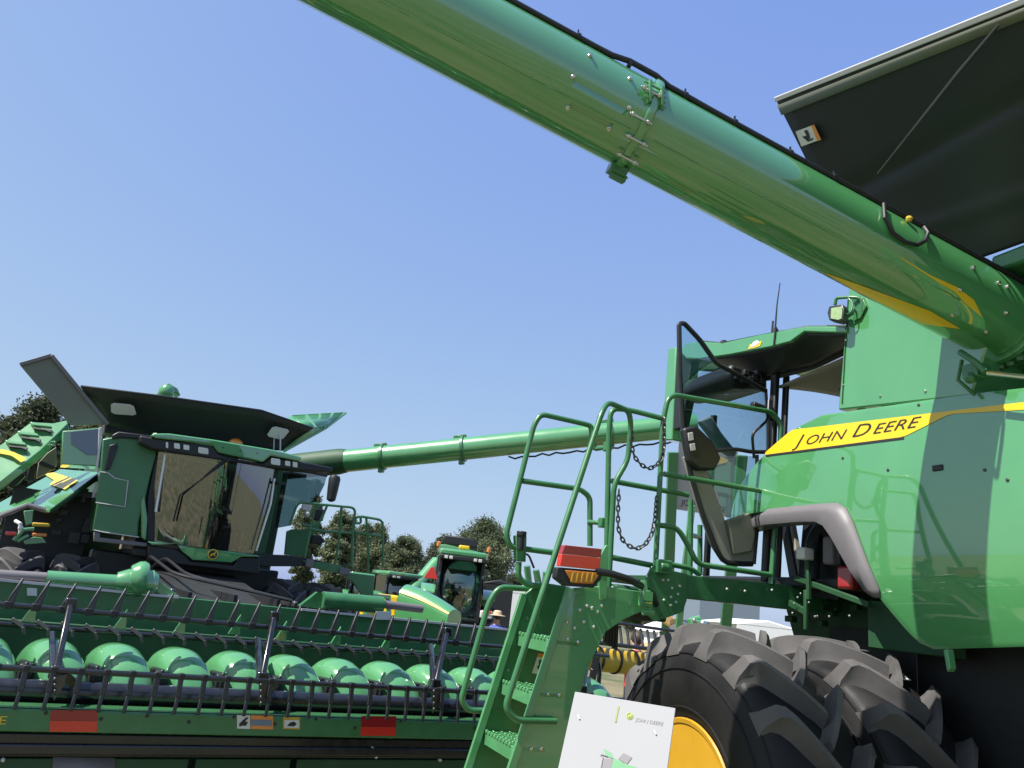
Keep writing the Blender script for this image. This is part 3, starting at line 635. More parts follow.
# parts seen through the arch
mb = MB(); mb.bar(N.on_v(773, 525, 5.6), N.on_v(778, 580, 5.6), .03, .03, up=N.u); mb.bar(N.on_u(786, 520, 4.55), N.on_u(796, 578, 4.55), .07, .09, up=N.v); part('cab_mount', mb, 'black', near, bevel=.01)
mb = MB(); mb.bar(N.on_u(792, 520, 4.50), N.on_u(802, 577, 4.50), .05, .03, up=N.v); part('cab_trim_strip', mb, 'beige', near, bevel=.008)
mb = MB()
mb.prism([N.on_u(*p, 4.42) for p in ((803, 523), (820, 523), (842, 560), (838, 600), (810, 596), (798, 580))], N.u*.2); mb.tube(fillet([N.on_u(812, 580, 4.3), N.on_u(813, 540, 4.35), N.on_u(822, 525, 4.4), N.on_u(838, 545, 4.4)], .1), .055, 12)
part('intake_duct', mb, 'black', near, bevel=.02)
mb = MB(); mb.box(N.on_u(805, 554, 4.2), (N.u, N.v, UP), (.05, .045, .045)); part('reservoir', mb, 'offwhite', near, bevel=.012)
mb = MB(); mb.box(N.on_u(831, 551, 4.25), (N.u, N.v, UP), (.04, .05, .10)); part('filter_canister', mb, 'grey', near, bevel=.02)
mb = MB(); mb.box(N.on_u(848, 578, 4.25), (N.u, N.v, UP), (.04, .07, .08)); part('extinguisher', mb, 'dred', near, bevel=.02)
mb = MB(); mb.bar(N.on_u(808, 560, 4.2), N.on_u(809, 600, 4.2), .03, .03, up=N.u); mb.bar(N.on_u(796, 578, 4.25), N.on_u(870, 605, 4.2), .04, .04); mb.bar(N.on_u(790, 603, 4.25), N.on_u(806, 612, 4.2), .03, .05); mb.bar(N.on_u(806, 590, 4.2), N.on_u(806, 630, 4.2), .03, .03, up=N.u)
for k in range(16): mb.box(N.on_u(786+random.random()*80, 598+random.random()*30, 4.62), (N.u, N.v, UP), (.015+.02*random.random(), .015+.03*random.random(), .012+.015*random.random()))
part('frame_bracket', mb, 'green_dark', near, bevel=.006)
mb = MB()
for k in range(9):
    x = 788+random.random()*75; y = 590+random.random()*30; mb.ball(N.on_u(x, y, 4.18), .010, 8)
part('fitting', mb, 'steel', near)
mb = MB(); mb.prism([N.on_u(*p, 3.92) for p in ((943, 650), (947, 649), (950, 668), (947, 672))], N.u*.05); part('panel_stay', mb, 'green_hood', near, bevel=.004)

# ---------------- wheels
def wheel(parent, fr, c, axis, R, Wd, rim_r, nl, handed, phase=0.0):
    """tyre with chevron lugs; axis points to the outer face, c is the centre of the outer face"""
    a = axis.normalized(); c = Vector(c); o = c-a*Wd
    fwd = UP.cross(a).normalized()
    mb = MB(); Rb = R-.105
    prof = [(0.02, rim_r+.0), (-.015, rim_r+.05), (-.045, rim_r+.16), (-.035, rim_r+.3), (-.005, Rb-.075), (.02, Rb-.04), (.10, Rb-.012), (Wd*.5, Rb+.012), (Wd-.10, Rb-.012), (Wd-.02, Rb-.04), (Wd+.005, Rb-.075), (Wd+.035, rim_r+.3), (Wd+.045, rim_r+.16), (Wd+.015, rim_r+.05), (Wd-.02, rim_r)]
    mb.lathe(o, a, prof, 72, close=False)
    tyre = part('wheel' if parent is not None else 'tyre', mb, 'rubber', parent, smooth=50)
    mb = MB()                                                         # the raised ring where the lugs start, and the bead ring
    for rr, ww in ((rim_r+.075, Wd+.022), (Rb-.085, Wd+.006), (rim_r+.30, Wd+.034)):
        mb.lathe(o, a, [(ww-.01, rr-.010), (ww+.010, rr-.004), (ww+.010, rr+.004), (ww-.01, rr+.010)], 72, close=True)
    lug = MB(); x = fwd; y = UP
    def pol(th, r, w): return o + a*w + (x*math.cos(th) + y*math.sin(th))*r
    for side in (1, -1):
        for k in range(nl):
            th0 = 2*math.pi*(k+phase+(0 if side > 0 else .5))/nl; secs = []
            #        t   ,  w from shoulder, base r, top r, half base, half top (metres)
            rows = [(.00, .020, Rb-.085, Rb-.080, .085, .075), (.02, .010, Rb-.075, Rb-.025, .080, .052), (.05, -.025, Rb-.050, R-.030, .080, .038), (.09, -.06, Rb-.035, R-.008, .078, .032), (.20, -.10, Rb-.016, R, .074, .029), (.38, -.155, Rb-.006, R, .070, .027), (.58, -.215, Rb+.0, R, .066, .026), (.80, -.275, Rb+.003, R-.002, .062, .025), (1.0, -.330, Rb+.004, R-.006, .056, .023), (1.03, -.338, Rb+.002, Rb+.03, .06, .04)]
            for t, dw, rb_, rt, hb_, ht_ in rows:
                w = (Wd if side > 0 else 0) + side*(dw*Wd/.6 if dw < 0 else dw)
                th = th0 + handed*(.44*t - .07*t*t - .02)
                hm = ht_+(hb_-ht_)*.30; rm = rb_+(rt-rb_)*.38
                secs.append([pol(th-hb_/R, rb_-.012, w), pol(th-(ht_+(hb_-ht_)*.62)/R, rb_+(rt-rb_)*.10, w), pol(th-hm/R, rm, w), pol(th-ht_/R, rt, w), pol(th+ht_/R, rt, w), pol(th+hm/R, rm, w), pol(th+(ht_+(hb_-ht_)*.62)/R, rb_+(rt-rb_)*.10, w), pol(th+hb_/R, rb_-.012, w)])
            b = len(lug.v); m_ = 8; K = len(rows)-1
            for s_ in secs: lug.v += s_
            for i in range(K):
                for j in range(m_-1): lug.f.append([b+i*m_+j, b+i*m_+j+1, b+(i+1)*m_+1+j, b+(i+1)*m_+j]); lug.m.append(0)
            lug.f.append([b+j for j in range(m_)]); lug.f.append([b+K*m_+j for j in range(m_)][::-1]); lug.m += [0, 0]
    part('tread', lug, 'tread', tyre, bevel=.004, smooth=38)
    part('sidewall_ring', mb, 'rubber', tyre)
    # rim
    mb = MB()
    mb.lathe(o, a, [(Wd-.0, rim_r+.012), (Wd+.012, rim_r+.004), (Wd+.008, rim_r-.02), (Wd-.05, rim_r-.035), (Wd-.09, rim_r-.05), (Wd-.10, rim_r-.10), (Wd-.075, rim_r-.16), (Wd-.07, .20), (Wd-.10, .17), (Wd-.10, .02)], 64)
    part('rim', mb, 'yellow_rim', tyre, smooth=30)
    for k in range(10):
        t = 2*math.pi*k/10; p = o+a*(Wd-.072)+(x*math.cos(t)+y*math.sin(t))*.235
        m2 = MB(); m2.lathe(p, a, [(0, .017), (.022, .017), (.022, .009), (.035, .009)], 6); part('wheel_bolt', m2, 'steel', tyre)
    return tyre
VC = 4.40; ZC = 1.0; ow = -N.u
w1 = wheel(near, N, W(3.0, VC, ZC), ow, 1.075, .60, .49, 18, -1)
w2 = wheel(near, N, W(3.80, VC, ZC), ow, 1.075, .60, .49, 18, -1, .2)
for u_ in (6.6, 7.4): wheel(near, N, W(u_+.6, VC, ZC), N.u, 1.075, .60, .49, 18, 1)
mb = MB(); mb.tube([W(3.2, VC, ZC), W(8.0, VC, ZC)], .16, 16); mb.fbox(N, 4.5, 6.7, VC-.35, VC+.35, .7, 1.4); part('axle', mb, 'green_dark', near, bevel=.03)
# paper stickers on the inner tyre
for (x, y, s) in ((860, 650, 7), (901, 676, 8)):
    th = None
    d = ray(x, y).normalized(); o_ = W(0, VC, ZC); dd = d-N.u*d.dot(N.u); mm = (CAM-o_); mm = mm-N.u*mm.dot(N.u); r = .985
    A_ = dd.dot(dd); B_ = 2*dd.dot(mm); C_ = mm.dot(mm)-r*r; t = (-B_-math.sqrt(max(0, B_*B_-4*A_*C_)))/(2*A_); p = CAM+d*t
    nn = (p-o_); nn = (nn-N.u*nn.dot(N.u)).normalized(); tt = N.u.cross(nn)
    mb = MB(); mb.box(p, (N.u, tt, nn), (.042, .042, .003)); sk = part('paper_sticker', mb, 'offwhite', w2)
    mb = MB()
    for k in range(3): mb.box(p+nn*.004+tt*(.02-.018*k), (N.u, tt, nn), (.028, .004, .001))
    part('sticker_print', mb, 'bluegrey', w2)
# ================================================================== FAR COMBINE
N = FM; W = N.W
Q = 12.5
far = thing('combine_harvester', 'green combine harvester on the left facing the viewer, dark windshield, black tank covers raised', 'combine', W(2.2, 14, 0), 'green combine harvesters on show')
fq = lambda x, y, o=0: N.on_v(x, y, Q+o)
z1 = lambda x, y, o=0: fq(140+x*.19531, 420+y*.19531, o)               # bearings taken on an enlarged view of the cab
z2 = lambda x, y, o=0: fq(x*.15625, 400+y*.15625, o)                   # ... of the left shoulder
z3 = lambda x, y, o=0: fq(x*.25391, 340+y*.25391, o)
z4 = lambda x, y, o=0: fq(240+x*.25391, 390+y*.25391, o)
z5 = lambda x, y, o=0: fq(240+x*.15625, 500+y*.15625, o)
bk = N.v
# cab shell
tl, tr, bl, br = [N.L(z1(*p)) for p in ((95, 150), (690, 235), (45, 620), (610, 690))]
def wsf(s, t):
    l = [bl[k]+(tl[k]-bl[k])*t for k in (0, 2)]; r = [br[k]+(tr[k]-br[k])*t for k in (0, 2)]
    return W(l[0]+(r[0]-l[0])*s, Q-.02-.28*math.sin(math.pi*s)**.8*.8+.10*(1-t), l[1]+(r[1]-l[1])*s)
mb = MB(); mb.grid(wsf, 24, 14); wind = part('windshield', mb, 'wind', far)
mb = MB(); mb.fbox(N, 1.35, 3.15, 13.95, 14.05, 2.2, 3.75); mb.fbox(N, 1.30, 1.36, 12.65, 14.0, 2.2, 2.6); part('cab_back', mb, 'brown', far)
mb = MB(); mb.fbox(N, 1.35, 3.15, 12.55, 14.0, 2.12, 2.24); part('cab_floor', mb, 'black', far, bevel=.02)
mb = MB(); mb.fbox(N, 1.95, 2.5, 13.2, 13.75, 2.55, 2.72); mb.prism([W(1.95, 13.7, 2.65), W(1.95, 13.9, 2.65), W(1.95, 13.95, 3.4), W(1.95, 13.8, 3.4)], N.u*.55); mb.fbox(N, 2.08, 2.37, 13.75, 13.88, 3.35, 3.55); mb.fbox(N, 2.58, 2.75, 13.1, 13.75, 2.75, 2.85)
part('driver_seat', mb, 'black', far, bevel=.05, seg=3)
mb = MB(); mb.tube([W(2.2, 12.75, 2.25), W(2.2, 12.95, 2.72)], .04, 10); mb.tube([W(2.2+.19*math.cos(a), 12.95+.1*math.sin(a), 2.75+.16*math.sin(a)) for a in [i*.3927 for i in range(16)]], .018, 8, closed=True); part('steering_wheel', mb, 'black', far)
mb = MB(); mb.fbox(N, 2.72, 2.98, 13.0, 13.05, 2.75, 3.1); part('monitor', mb, 'grey', far, bevel=.02)
mb = MB(); mb.fbox(N, 1.75, 2.2, 13.9, 13.94, 3.3, 3.62); mb.fbox(N, 2.3, 2.6, 13.9, 13.94, 3.25, 3.55); part('rear_window', mb, 'green', far)
mb = MB(); mb.fbox(N, 1.42, 1.7, 13.86, 13.94, 2.3, 3.6); part('cab_post', mb, 'black', far, bevel=.02)
mb = MB(); mb.fbox(N, 2.72, 2.78, 13.8, 13.94, 2.3, 3.7); part('cab_post', mb, 'black', far, bevel=.02)
mb = MB(); mb.fbox(N, 2.82, 3.05, 13.88, 13.94, 2.9, 3.6); part('side_screen', mb, 'grey', far, bevel=.02)
mb = MB(); mb.fbox(N, 1.8, 2.6, 13.86, 13.94, 2.3, 3.1); part('rear_shelf', mb, 'beige', far, bevel=.03)
mb = MB(); mb.fbox(N, 2.0, 2.12, 13.3, 13.5, 2.75, 2.95); mb.fbox(N, 2.62, 2.9, 12.9, 13.2, 2.25, 2.7); part('console', mb, 'black', far, bevel=.03)
mb = MB(); mb.prism([z1(*p, .02) for p in ((85, 150), (130, 155), (95, 400), (75, 630), (30, 630), (35, 420))], bk*.06); part('corner_pillar', mb, 'black', far, bevel=.02)
mb = MB(); mb.prism([z1(*p, .02) for p in ((680, 240), (715, 245), (700, 400), (640, 690), (585, 690), (650, 420))], bk*.06); part('corner_pillar', mb, 'green_dark', far, bevel=.02)
mb = MB(); mb.tube([z1(688, 300, -.05), z1(668, 430, -.05), z1(595, 670, -.05)], .018, 8); mb.tube([z1(130, 170, -.05), z1(110, 290, -.05), z1(80, 470, -.05)], .022, 8); part('grab_bar', mb, 'steel', far)
mb = MB(); mb.box(z1(725, 325, -.05), (N.u, N.v, UP), (.06, .03, .02)); mb.tube([z1(690, 320, -.05), z1(725, 325, -.05)], .012, 6); part('wiper_motor', mb, 'black', far)
# wiper and a shorter bar beside it, mirror pods inside the left pane
mb = MB(); a, b = z1(465, 198, -.30), z1(205, 383, -.27); mb.bar(a, b, .03, .02); mb.bar(z1(440, 198, -.28), z1(330, 290, -.28), .02, .02); c = z1(170, 520, -.22); mb.bar(b+N.u*.0, c, .022, .02); part('wiper', mb, 'black', far)
mb = MB()
for p, h in (((200, 245), (.06, .03, .12)), ((185, 330), (.05, .03, .06)), ((120, 300), (.02, .02, .22)), ((230, 200), (.09, .02, .015)), ((85, 470), (.05, .03, .04))): mb.box(z1(*p, .25), (N.u, N.v, UP), h)
mb.tube([z1(190, 200, .25), z1(215, 240, .25), z1(180, 345, .25)], .012, 6)
part('corner_post_screen', mb, 'dsteel', far, bevel=.01)
# roof
mb = MB(); mb.prism([z1(*p, -.32) for p in ((55, 80), (70, 68), (150, 68), (380, 100), (660, 148), (720, 160), (830, 190), (820, 212), (670, 182), (630, 216), (402, 166), (372, 124), (80, 92))], bk*.28)
rf = part('cab_roof', mb, 'green', far, bevel=.02)
a, b, c, d = z1(70, 66, -.30), z1(825, 190, -.30), None, None
mb = MB(); mb.grid(lambda s, t: a+(b-a)*s + bk*(1.75*t) + UP*(.12*math.sin(math.pi*min(1, t*1.0))*math.sin(math.pi*s)**.5), 14, 8); part('roof_top', mb, 'green', far, solid=.05, off=-1)
mb = MB(); mb.prism([z1(*p, -.27) for p in ((0, 78), (80, 93), (372, 125), (402, 170), (470, 196), (632, 222), (668, 190), (900, 225), (990, 245), (985, 268), (880, 262), (700, 246), (460, 212), (200, 170), (70, 148), (0, 115))], bk*.30); part('roof_visor', mb, 'black', far, bevel=.02)
mb = MB(); mb.tube([z1(700, 235, 0), z1(900, 245, 0), z1(980, 260, 0)], .05, 10); part('mirror_arm', mb, 'black', far)
for (x, y, w, h) in ((139, 128, 6, 16), (190, 133, 15, 14), (238, 140, 15, 13), (325, 157, 26, 16), (695, 213, 24, 17), (757, 222, 13, 13), (795, 228, 12, 14)):
    mb = MB(); mb.prism([z1(x+i*w, y+j*h+i*w*.15, -.295) for i, j in ((-1, -.8), (-.8, -1), (.8, -1), (1, -.8), (1, .8), (.8, 1), (-.8, 1), (-1, .8))], bk*.03); part('work_light', mb, 'lamp', far, bevel=.006)
mb = MB(); mb.lathe(z1(490, 118, .1), UP, [(-.05, .11), (.02, .11), (.05, .08), (.07, .03)], 16); part('beacon', mb, 'amber', far)
for (x, y) in ((425, 140), (515, 155), (600, 170)):
    mb = MB(); mb.lathe(z1(x, y, -.322), -bk, [(-.003, .012), (.006, .010)], 8); part('bolt', mb, 'black', far)
# lower fascia
mb = MB(); mb.prism([z1(*p, -.12) for p in ((40, 622), (180, 636), (330, 655), (600, 692), (620, 700), (520, 700), (470, 730), (270, 716), (215, 672), (190, 640), (60, 640))], bk*.14); part('cab_fascia', mb, 'green', far, bevel=.015)
mb = MB(); mb.prism([z1(*p, -.08) for p in ((38, 640), (185, 660), (235, 690), (260, 722), (480, 745), (500, 700), (620, 705), (610, 790), (40, 720))], bk*.20); fas = part('fascia_grille', mb, 'black', far, bevel=.02)
lc = z1(373, 688, -.135); dd = Vector((0, 0, 0))
mb = MB(); mb.lathe(lc, -bk, [(-.02, .075), (.004, .075), (.008, .068)], 24); lg = part('emblem', mb, 'yellow', far)
mb = MB(); mb.lathe(lc-bk*.006, -bk, [(-.002, .064), (.004, .062)], 24); part('emblem_field', mb, 'ink', lg)
mb = MB(); mb.add([lc-bk*.0125+N.u*(x*.052)+UP*(y*.058) for x, y in DEER], [list(range(len(DEER)))]); part('emblem_deer', mb, 'yellow', lg, smooth=0)
# open door on its left side, grab pods, mirror
do = .7
gl = ((735, 258), (870, 270), (955, 288), (945, 330), (900, 420), (800, 430), (775, 540), (690, 555), (712, 400))
mb = MB(); mb.add([z1(*p, do) for p in gl], [list(range(len(gl)))]); dr = part('door', mb, 'smoke', far, solid=.01, smooth=0)
mb = MB(); mb.tube([z1(*p, do) for p in ((735, 256), (870, 268), (958, 287))], .02, 8); part('door_frame', mb, 'black', dr)
mb = MB(); mb.prism([z5(*p, do-.06) for p in ((285, 350), (300, 200), (330, 188), (430, 185), (525, 125), (505, 180), (440, 262), (412, 362))], bk*.05); part('door_lining', mb, 'green_frame', dr, bevel=.01)
mb = MB(); mb.lathe(z4(357, 440, .2), UP, [(0, .03), (.03, .075), (.2, .09), (.38, .10), (.43, .08), (.45, .03)], 16); part('mirror', mb, 'black', far)
mb = MB(); mb.prism([z5(*p, do-.15) for p in ((450, 280), (470, 225), (520, 225), (545, 262), (520, 290), (480, 280))], bk*.1); part('armrest_pod', mb, 'black', far, bevel=.02)
mb = MB(); mb.box(z5(500, 95, do), (N.u, N.v, UP), (.09, .05, .10)); part('control_box', mb, 'black', far, bevel=.02)
mb = MB(); mb.box(z5(425, 45, do), (N.u, N.v, UP), (.08, .03, .06)); mb.ball(z5(428, 90, do), .06, 10); part('lamp', mb, 'offwhite', far, bevel=.01)
# platform and rails on its left side
mb = MB(); mb.prism([z5(*p) for p in ((90, 345), (300, 352), (440, 372), (640, 420), (660, 450), (440, 425), (130, 425))], bk*.15); pf = part('platform', mb, 'black', far, bevel=.01)
mb = MB(); mb.prism([z5(*p, -.02) for p in ((400, 385), (640, 415), (700, 465), (860, 485), (855, 610), (800, 640), (720, 520), (640, 470), (440, 430))], bk*.05); part('platform_bracket', mb, 'green_frame', pf, bevel=.01)
for pts, rr in (([(318, 160), (370, 14), (740, 50), (722, 190), (716, 430)], 40), ([(410, 380), (480, 40), (560, 30)], 30), ([(560, 30), (510, 150), (420, 165), (395, 150)], 30), ([(650, 45), (640, 220), (610, 400)], 20), ([(430, 180), (520, 200), (720, 212)], 5), ([(716, 280), (735, 120), (770, 100), (775, 150), (735, 148)], 20), ([(775, 105), (914, 128), (916, 430)], 30), ([(808, 112), (820, 300), (820, 470)], 10), ([(735, 205), (915, 235)], 5)):
    mb = MB(); mb.tube(fillet([z5(*p, .1) for p in pts], .1, 5), .021, 8); part('guard_rail', mb, 'green_frame', pf)
mb = MB(); mb.box(z5(445, 405, -.04), (N.u, N.v, UP), (.06, .02, .06)); mb.box(z5(670, 458, -.04), (N.u, N.v, UP), (.09, .02, .05)); part('marker_light', mb, 'grey', far, bevel=.01)
# under the cab
mb = MB(); mb.fbox(N, .9, 3.6, 13.0, 16.5, 1.0, 2.15); part('chassis', mb, 'black', far, bevel=.03)
mb = MB(); mb.fbox(N, .75, 3.75, 14.1, 19.5, 1.3, 4.0); part('body', mb, 'green_dark', far, bevel=.03)
mb = MB(); mb.prism([W(1.55, 12.9, 1.0), W(1.55, 12.9, 2.0), W(1.55, 9.4, 1.62), W(1.55, 9.4, .7)], N.u*1.35); mb.fbox(N, 1.5, 1.56, 9.6, 12.8, 1.72, 1.80); mb.fbox(N, 2.9, 2.96, 9.6, 12.8, 1.72, 1.80); part('feeder_house', mb, 'dsteel', far, bevel=.02)
mb = MB(); mb.fbox(N, 1.7, 1.74, 9.6, 12.2, 1.6, 1.78); mb.fbox(N, 2.2, 2.24, 9.6, 12.2, 1.6, 1.80); mb.fbox(N, 2.7, 2.74, 9.6, 12.2, 1.6, 1.80)
for k in range(2):
    p0 = W(1.6+.2*k, 10.2+.3*k, 1.95); mb.tube(fillet([W(1.6, 12.6, 1.9), W(1.5+.2*k, 12.0, 2.15), p0, W(2.9, 9.7, 1.8)], .3, 5), .02, 8)
part('feeder_hoses', mb, 'black', far)
# left shoulder (its right-hand side)
mb = MB(); mb.prism([z2(*p) for p in ((655, 250), (755, 230), (1010, 245), (1015, 300), (960, 500), (930, 640), (890, 780), (885, 880), (590, 840), (620, 660), (640, 460))], bk*1.2); sh = part('side_tower', mb, 'green_frame', far, bevel=.02)
mb = MB(); mb.prism([z2(*p, -.02) for p in ((640, 462), (690, 465), (740, 500), (818, 518), (800, 682), (700, 668), (612, 655))], bk*.018); tw = part('tower_door', mb, 'green_frame', sh, bevel=.004)
for pts in ([(640, 460), (690, 465), (735, 500), (820, 518), (800, 684), (612, 656)], [(600, 832), (660, 845), (890, 878)]):
    mb = MB(); mb.tube([z2(*p, -.025) for p in pts], .008, 6); part('edge_bead', mb, 'lgrey', sh)
mb = MB(); mb.prism([z2(*p, -.05) for p in ((700, 290), (750, 275), (755, 300), (705, 440), (670, 450))], bk*.05); part('air_slot', mb, 'black', sh, bevel=.01)
mb = MB(); mb.prism([z2(*p, -.05) for p in ((715, 225), (760, 202), (980, 228), (1000, 262), (960, 255), (770, 240), (720, 250))], bk*.4); part('tower_cap', mb, 'black', sh, bevel=.015)
mb = MB(); mb.prism([z2(*p, -.03) for p in ((600, 845), (640, 850), (640, 880), (945, 915), (940, 940), (600, 905))], bk*.1); part('tower_sill', mb, 'grey', sh, bevel=.01)
mb = MB(); mb.prism([z2(*p, -.05) for p in ((905, 650), (925, 610), (945, 760), (935, 900), (905, 880))], bk*.3); part('corner_fairing', mb, 'green_hood', sh, bevel=.02)
mb = MB(); mb.prism([z2(*p, .05) for p in ((400, 198), (650, 175), (660, 240), (625, 425), (392, 412))], bk*.5); bx = part('rear_box', mb, 'green', far, bevel=.015)
mb = MB(); mb.prism([z2(*p, .03) for p in ((445, 202), (640, 182), (622, 350), (560, 352), (455, 280))], bk*.018); part('box_window', mb, 'bluegrey', bx, bevel=.004)
mb = MB(); mb.prism([z2(*p, .02) for p in ((632, 180), (652, 172), (655, 240), (628, 430), (612, 428), (625, 330))], bk*.04); part('box_bar', mb, 'lgrey', bx, bevel=.006)
# lower side shield, seen from above
P = [z2(*p, o) for p, o in (((-40, 740), .0), ((0, 716), .1), ((178, 656), .05), ((320, 705), -.25), ((640, 462), .55), ((385, 440), 1.2), ((0, 655), 1.6), ((-60, 690), 1.6))]
pl0 = (P[4]-P[3]).cross(P[6]-P[3]).normalized(); pp0 = [(lambda d: CAM + d*((P[3]-CAM).dot(pl0)/d.dot(pl0)))((p-CAM)) for p in P]; P = pp0
mb = MB(); mb.prism(P, Vector((0, 0, -.04))); ls = part('side_shield', mb, 'green', far, bevel=.008)
mb = MB(); mb.add([z2(320, 705, -.25), z2(640, 462, .55), z2(640, 500, .55), z2(345, 715, -.2)], [(0, 1, 2, 3)]); part('shield_flank', mb, 'green_dark', ls, solid=.03)
pl_n = (P[4]-P[3]).cross(P[6]-P[3]).normalized(); pl_n = pl_n if pl_n.z > 0 else -pl_n
onp = lambda x, y, o=.008: (lambda d: CAM + d*((P[3]-CAM).dot(pl_n)/d.dot(pl_n)) + pl_n*o)(ray(x*.15625, 400+y*.15625))
mb = MB(); mb.add([onp(*p, .02) for p in ((285, 480), (345, 470), (505, 520), (420, 580), (320, 548), (350, 520))], [list(range(6))]); part('stripe_decal', mb, 'yellow', ls, smooth=0)
mb = MB(); xa = onp(420, 545, .026); xd = (onp(480, 520, .026)-xa).normalized(); yd = (onp(370, 515, .026)-xa); yd = (yd-xd*yd.dot(xd)).normalized()
lettering(mb, '9S', lambda x, y: onp(352, 548, .026)+xd*x+yd*y, .10, sx=1.1, shear=.2); part('lettering', mb, 'ink', ls, smooth=0)
mb = MB(); mb.tube([z2(*p, -.05) for p in ((-40, 765), (20, 735), (178, 672), (235, 690), (310, 710))], .035, 8); part('wheel_arch_trim', mb, 'grey', ls)
# upper shield swung open
P2 = [z2(*p, o) for p, o in (((-60, 320), .6), ((0, 290), .6), ((200, 140), .9), ((340, 148), .9), ((425, 128), .9), ((435, 150), .85), ((260, 320), .5), ((0, 520), .2), ((-60, 565), .2))]
mb = MB(); mb.prism(P2, Vector((.02, .05, -.10))); us = part('raised_shield', mb, 'green', far, bevel=.01)
un = (P2[6]-P2[2]).cross(P2[1]-P2[2]).normalized(); un = un if un.dot(ray(30, 440)) < 0 else -un
on2 = lambda x, y, o=.012: (lambda d: CAM + d*((P2[6]-CAM).dot(un)/d.dot(un)) + un*o)(ray(x*.15625, 400+y*.15625))
mb = MB(); mb.add([on2(*p, .02) for p in ((-40, 322), (20, 322), (90, 340), (170, 380), (135, 405), (75, 362), (0, 348), (-40, 350))], [list(range(8))]); part('stripe_decal', mb, 'yellow', us, smooth=0)
for q in (((210, 182), (330, 200), (325, 218), (290, 205), (215, 195)), ((130, 240), (265, 262), (255, 282), (225, 266), (140, 254)), ((50, 298), (180, 314), (170, 332), (140, 318), (60, 310))):
    mb = MB(); mb.prism([on2(*p, .004) for p in q], un*.03); part('louvre', mb, 'black', us, bevel=.006)
    mb = MB(); (x0_, y0_) = q[0]; mb.prism([on2(*p, .004) for p in ((x0_-20, y0_-28), (x0_+110, y0_-12), (x0_+125, y0_+8), (x0_-2, y0_-6))], un*.05); part('louvre_lip', mb, 'green', us, bevel=.012)
mb = MB(); mb.prism([z2(*p, 1.0) for p in ((300, 340), (360, 300), (365, 420), (300, 470), (230, 505), (245, 400))], bk*.1); part('inner_panel', mb, 'beige', far, bevel=.01)
mb = MB(); mb.bar(z2(250, 400, .9), z2(350, 440, .9), .12, .06); mb.bar(z2(215, 400, .9), z2(190, 520, .9), .1, .1, up=bk); mb.bar(z2(60, 560, 1.1), z2(150, 470, 1.1), .2, .1); part('inner_frame', mb, 'black', far, bevel=.02)
# clutter in the open engine side
mb = MB()
for k in range(16): mb.box(z2(360+random.random()*220, 560+random.random()*330, .6), (N.u, N.v, UP), (.03+.05*random.random(), .03, .03+.08*random.random()))
mb.fbox(N, -.3, .8, 13.62, 13.7, 1.2, 2.9); part('engine_clutter', mb, 'black', far, bevel=.01)
zz = lambda x, y, o=0: fq(x*.15625, 500+y*.15625, o)
mb = MB(); mb.bar(zz(205, 155, .1), zz(320, 162, .1), .1, .05); part('hydraulic_block', mb, 'ochre', far, bevel=.015)
mb = MB(); mb.bar(zz(205, 222, .1), zz(300, 225, .1), .1, .05); part('amber_strip', mb, 'amber', far, bevel=.015)
mb = MB(); mb.bar(zz(35, 212, 0), zz(105, 215, 0), .1, .05); part('red_reflector', mb, 'red', far, bevel=.015)
mb = MB(); mb.prism([zz(*p, .1) for p in ((150, 70), (215, 62), (205, 150), (165, 165))], bk*.05); mb.tube([zz(90, 260, 0), zz(150, 190, 0), zz(220, 185, 0)], .03, 8); mb.tube([zz(110, 265, 0), zz(185, 225, 0)], .025, 8); mb.prism([zz(*p, .2) for p in ((150, 265), (215, 235), (270, 240), (300, 275), (160, 285))], bk*.05); part('bracket', mb, 'green_hood', far, bevel=.01)
mb = MB(); mb.ball(zz(133, 180, 0), .035, 10); mb.tube([zz(100, 135, .1), zz(130, 150, 0), zz(130, 220, 0)], .025, 8); part('valve', mb, 'offwhite', far)
# tank covers
mb = MB(); mb.prism([z3(*p, .3) for p in ((78, 97), (200, 62), (425, 332), (280, 336))], bk*.05); c0 = part('tank_cover', mb, 'olive', far, label='olive grey raised tank cover', bevel=.006)
mb = MB(); mb.bar(z3(78, 96, .28), z3(203, 60, .28), .05, .03, up=bk); mb.bar(z3(203, 60, .28), z3(425, 332, .28), .05, .04, up=bk); part('cover_edge', mb, 'grey', c0, bevel=.006)
A_, B_, C_, D_ = z3(318, 182, .2), z3(640, 222, -.05), z3(1030, 278, .05), z4(285, 150, .5)
b0_, b1_, b2_, b3_ = z3(428, 335, .55), z3(600, 372, .45), z3(900, 420, .5), z4(170, 240, .6)
mb = MB()
for (p, q, r, s) in ((A_, B_, b1_, b0_), (B_, C_, b2_, b1_), (C_, D_, b3_, b2_)):
    mb.grid(lambda i, j: (p+(q-p)*i)*(1-j)+(s+(r-s)*i)*j + bk*(.05*math.sin(math.pi*j)), 6, 6)
c1_ = part('tank_cover', mb, 'cover', far, label='black raised front tank cover', solid=.03)
mb = MB(); mb.prism([z3(*p, .75) for p in ((415, 300), (620, 350), (900, 400), (900, 440), (600, 400), (410, 365))], bk*.4); part('tank_front', mb, 'black', far, bevel=.02)
mb = MB(); mb.tube([A_, B_, C_, D_], .018, 8); part('cover_edge', mb, 'black', c1_)
onc = lambda p, o: p - bk*o
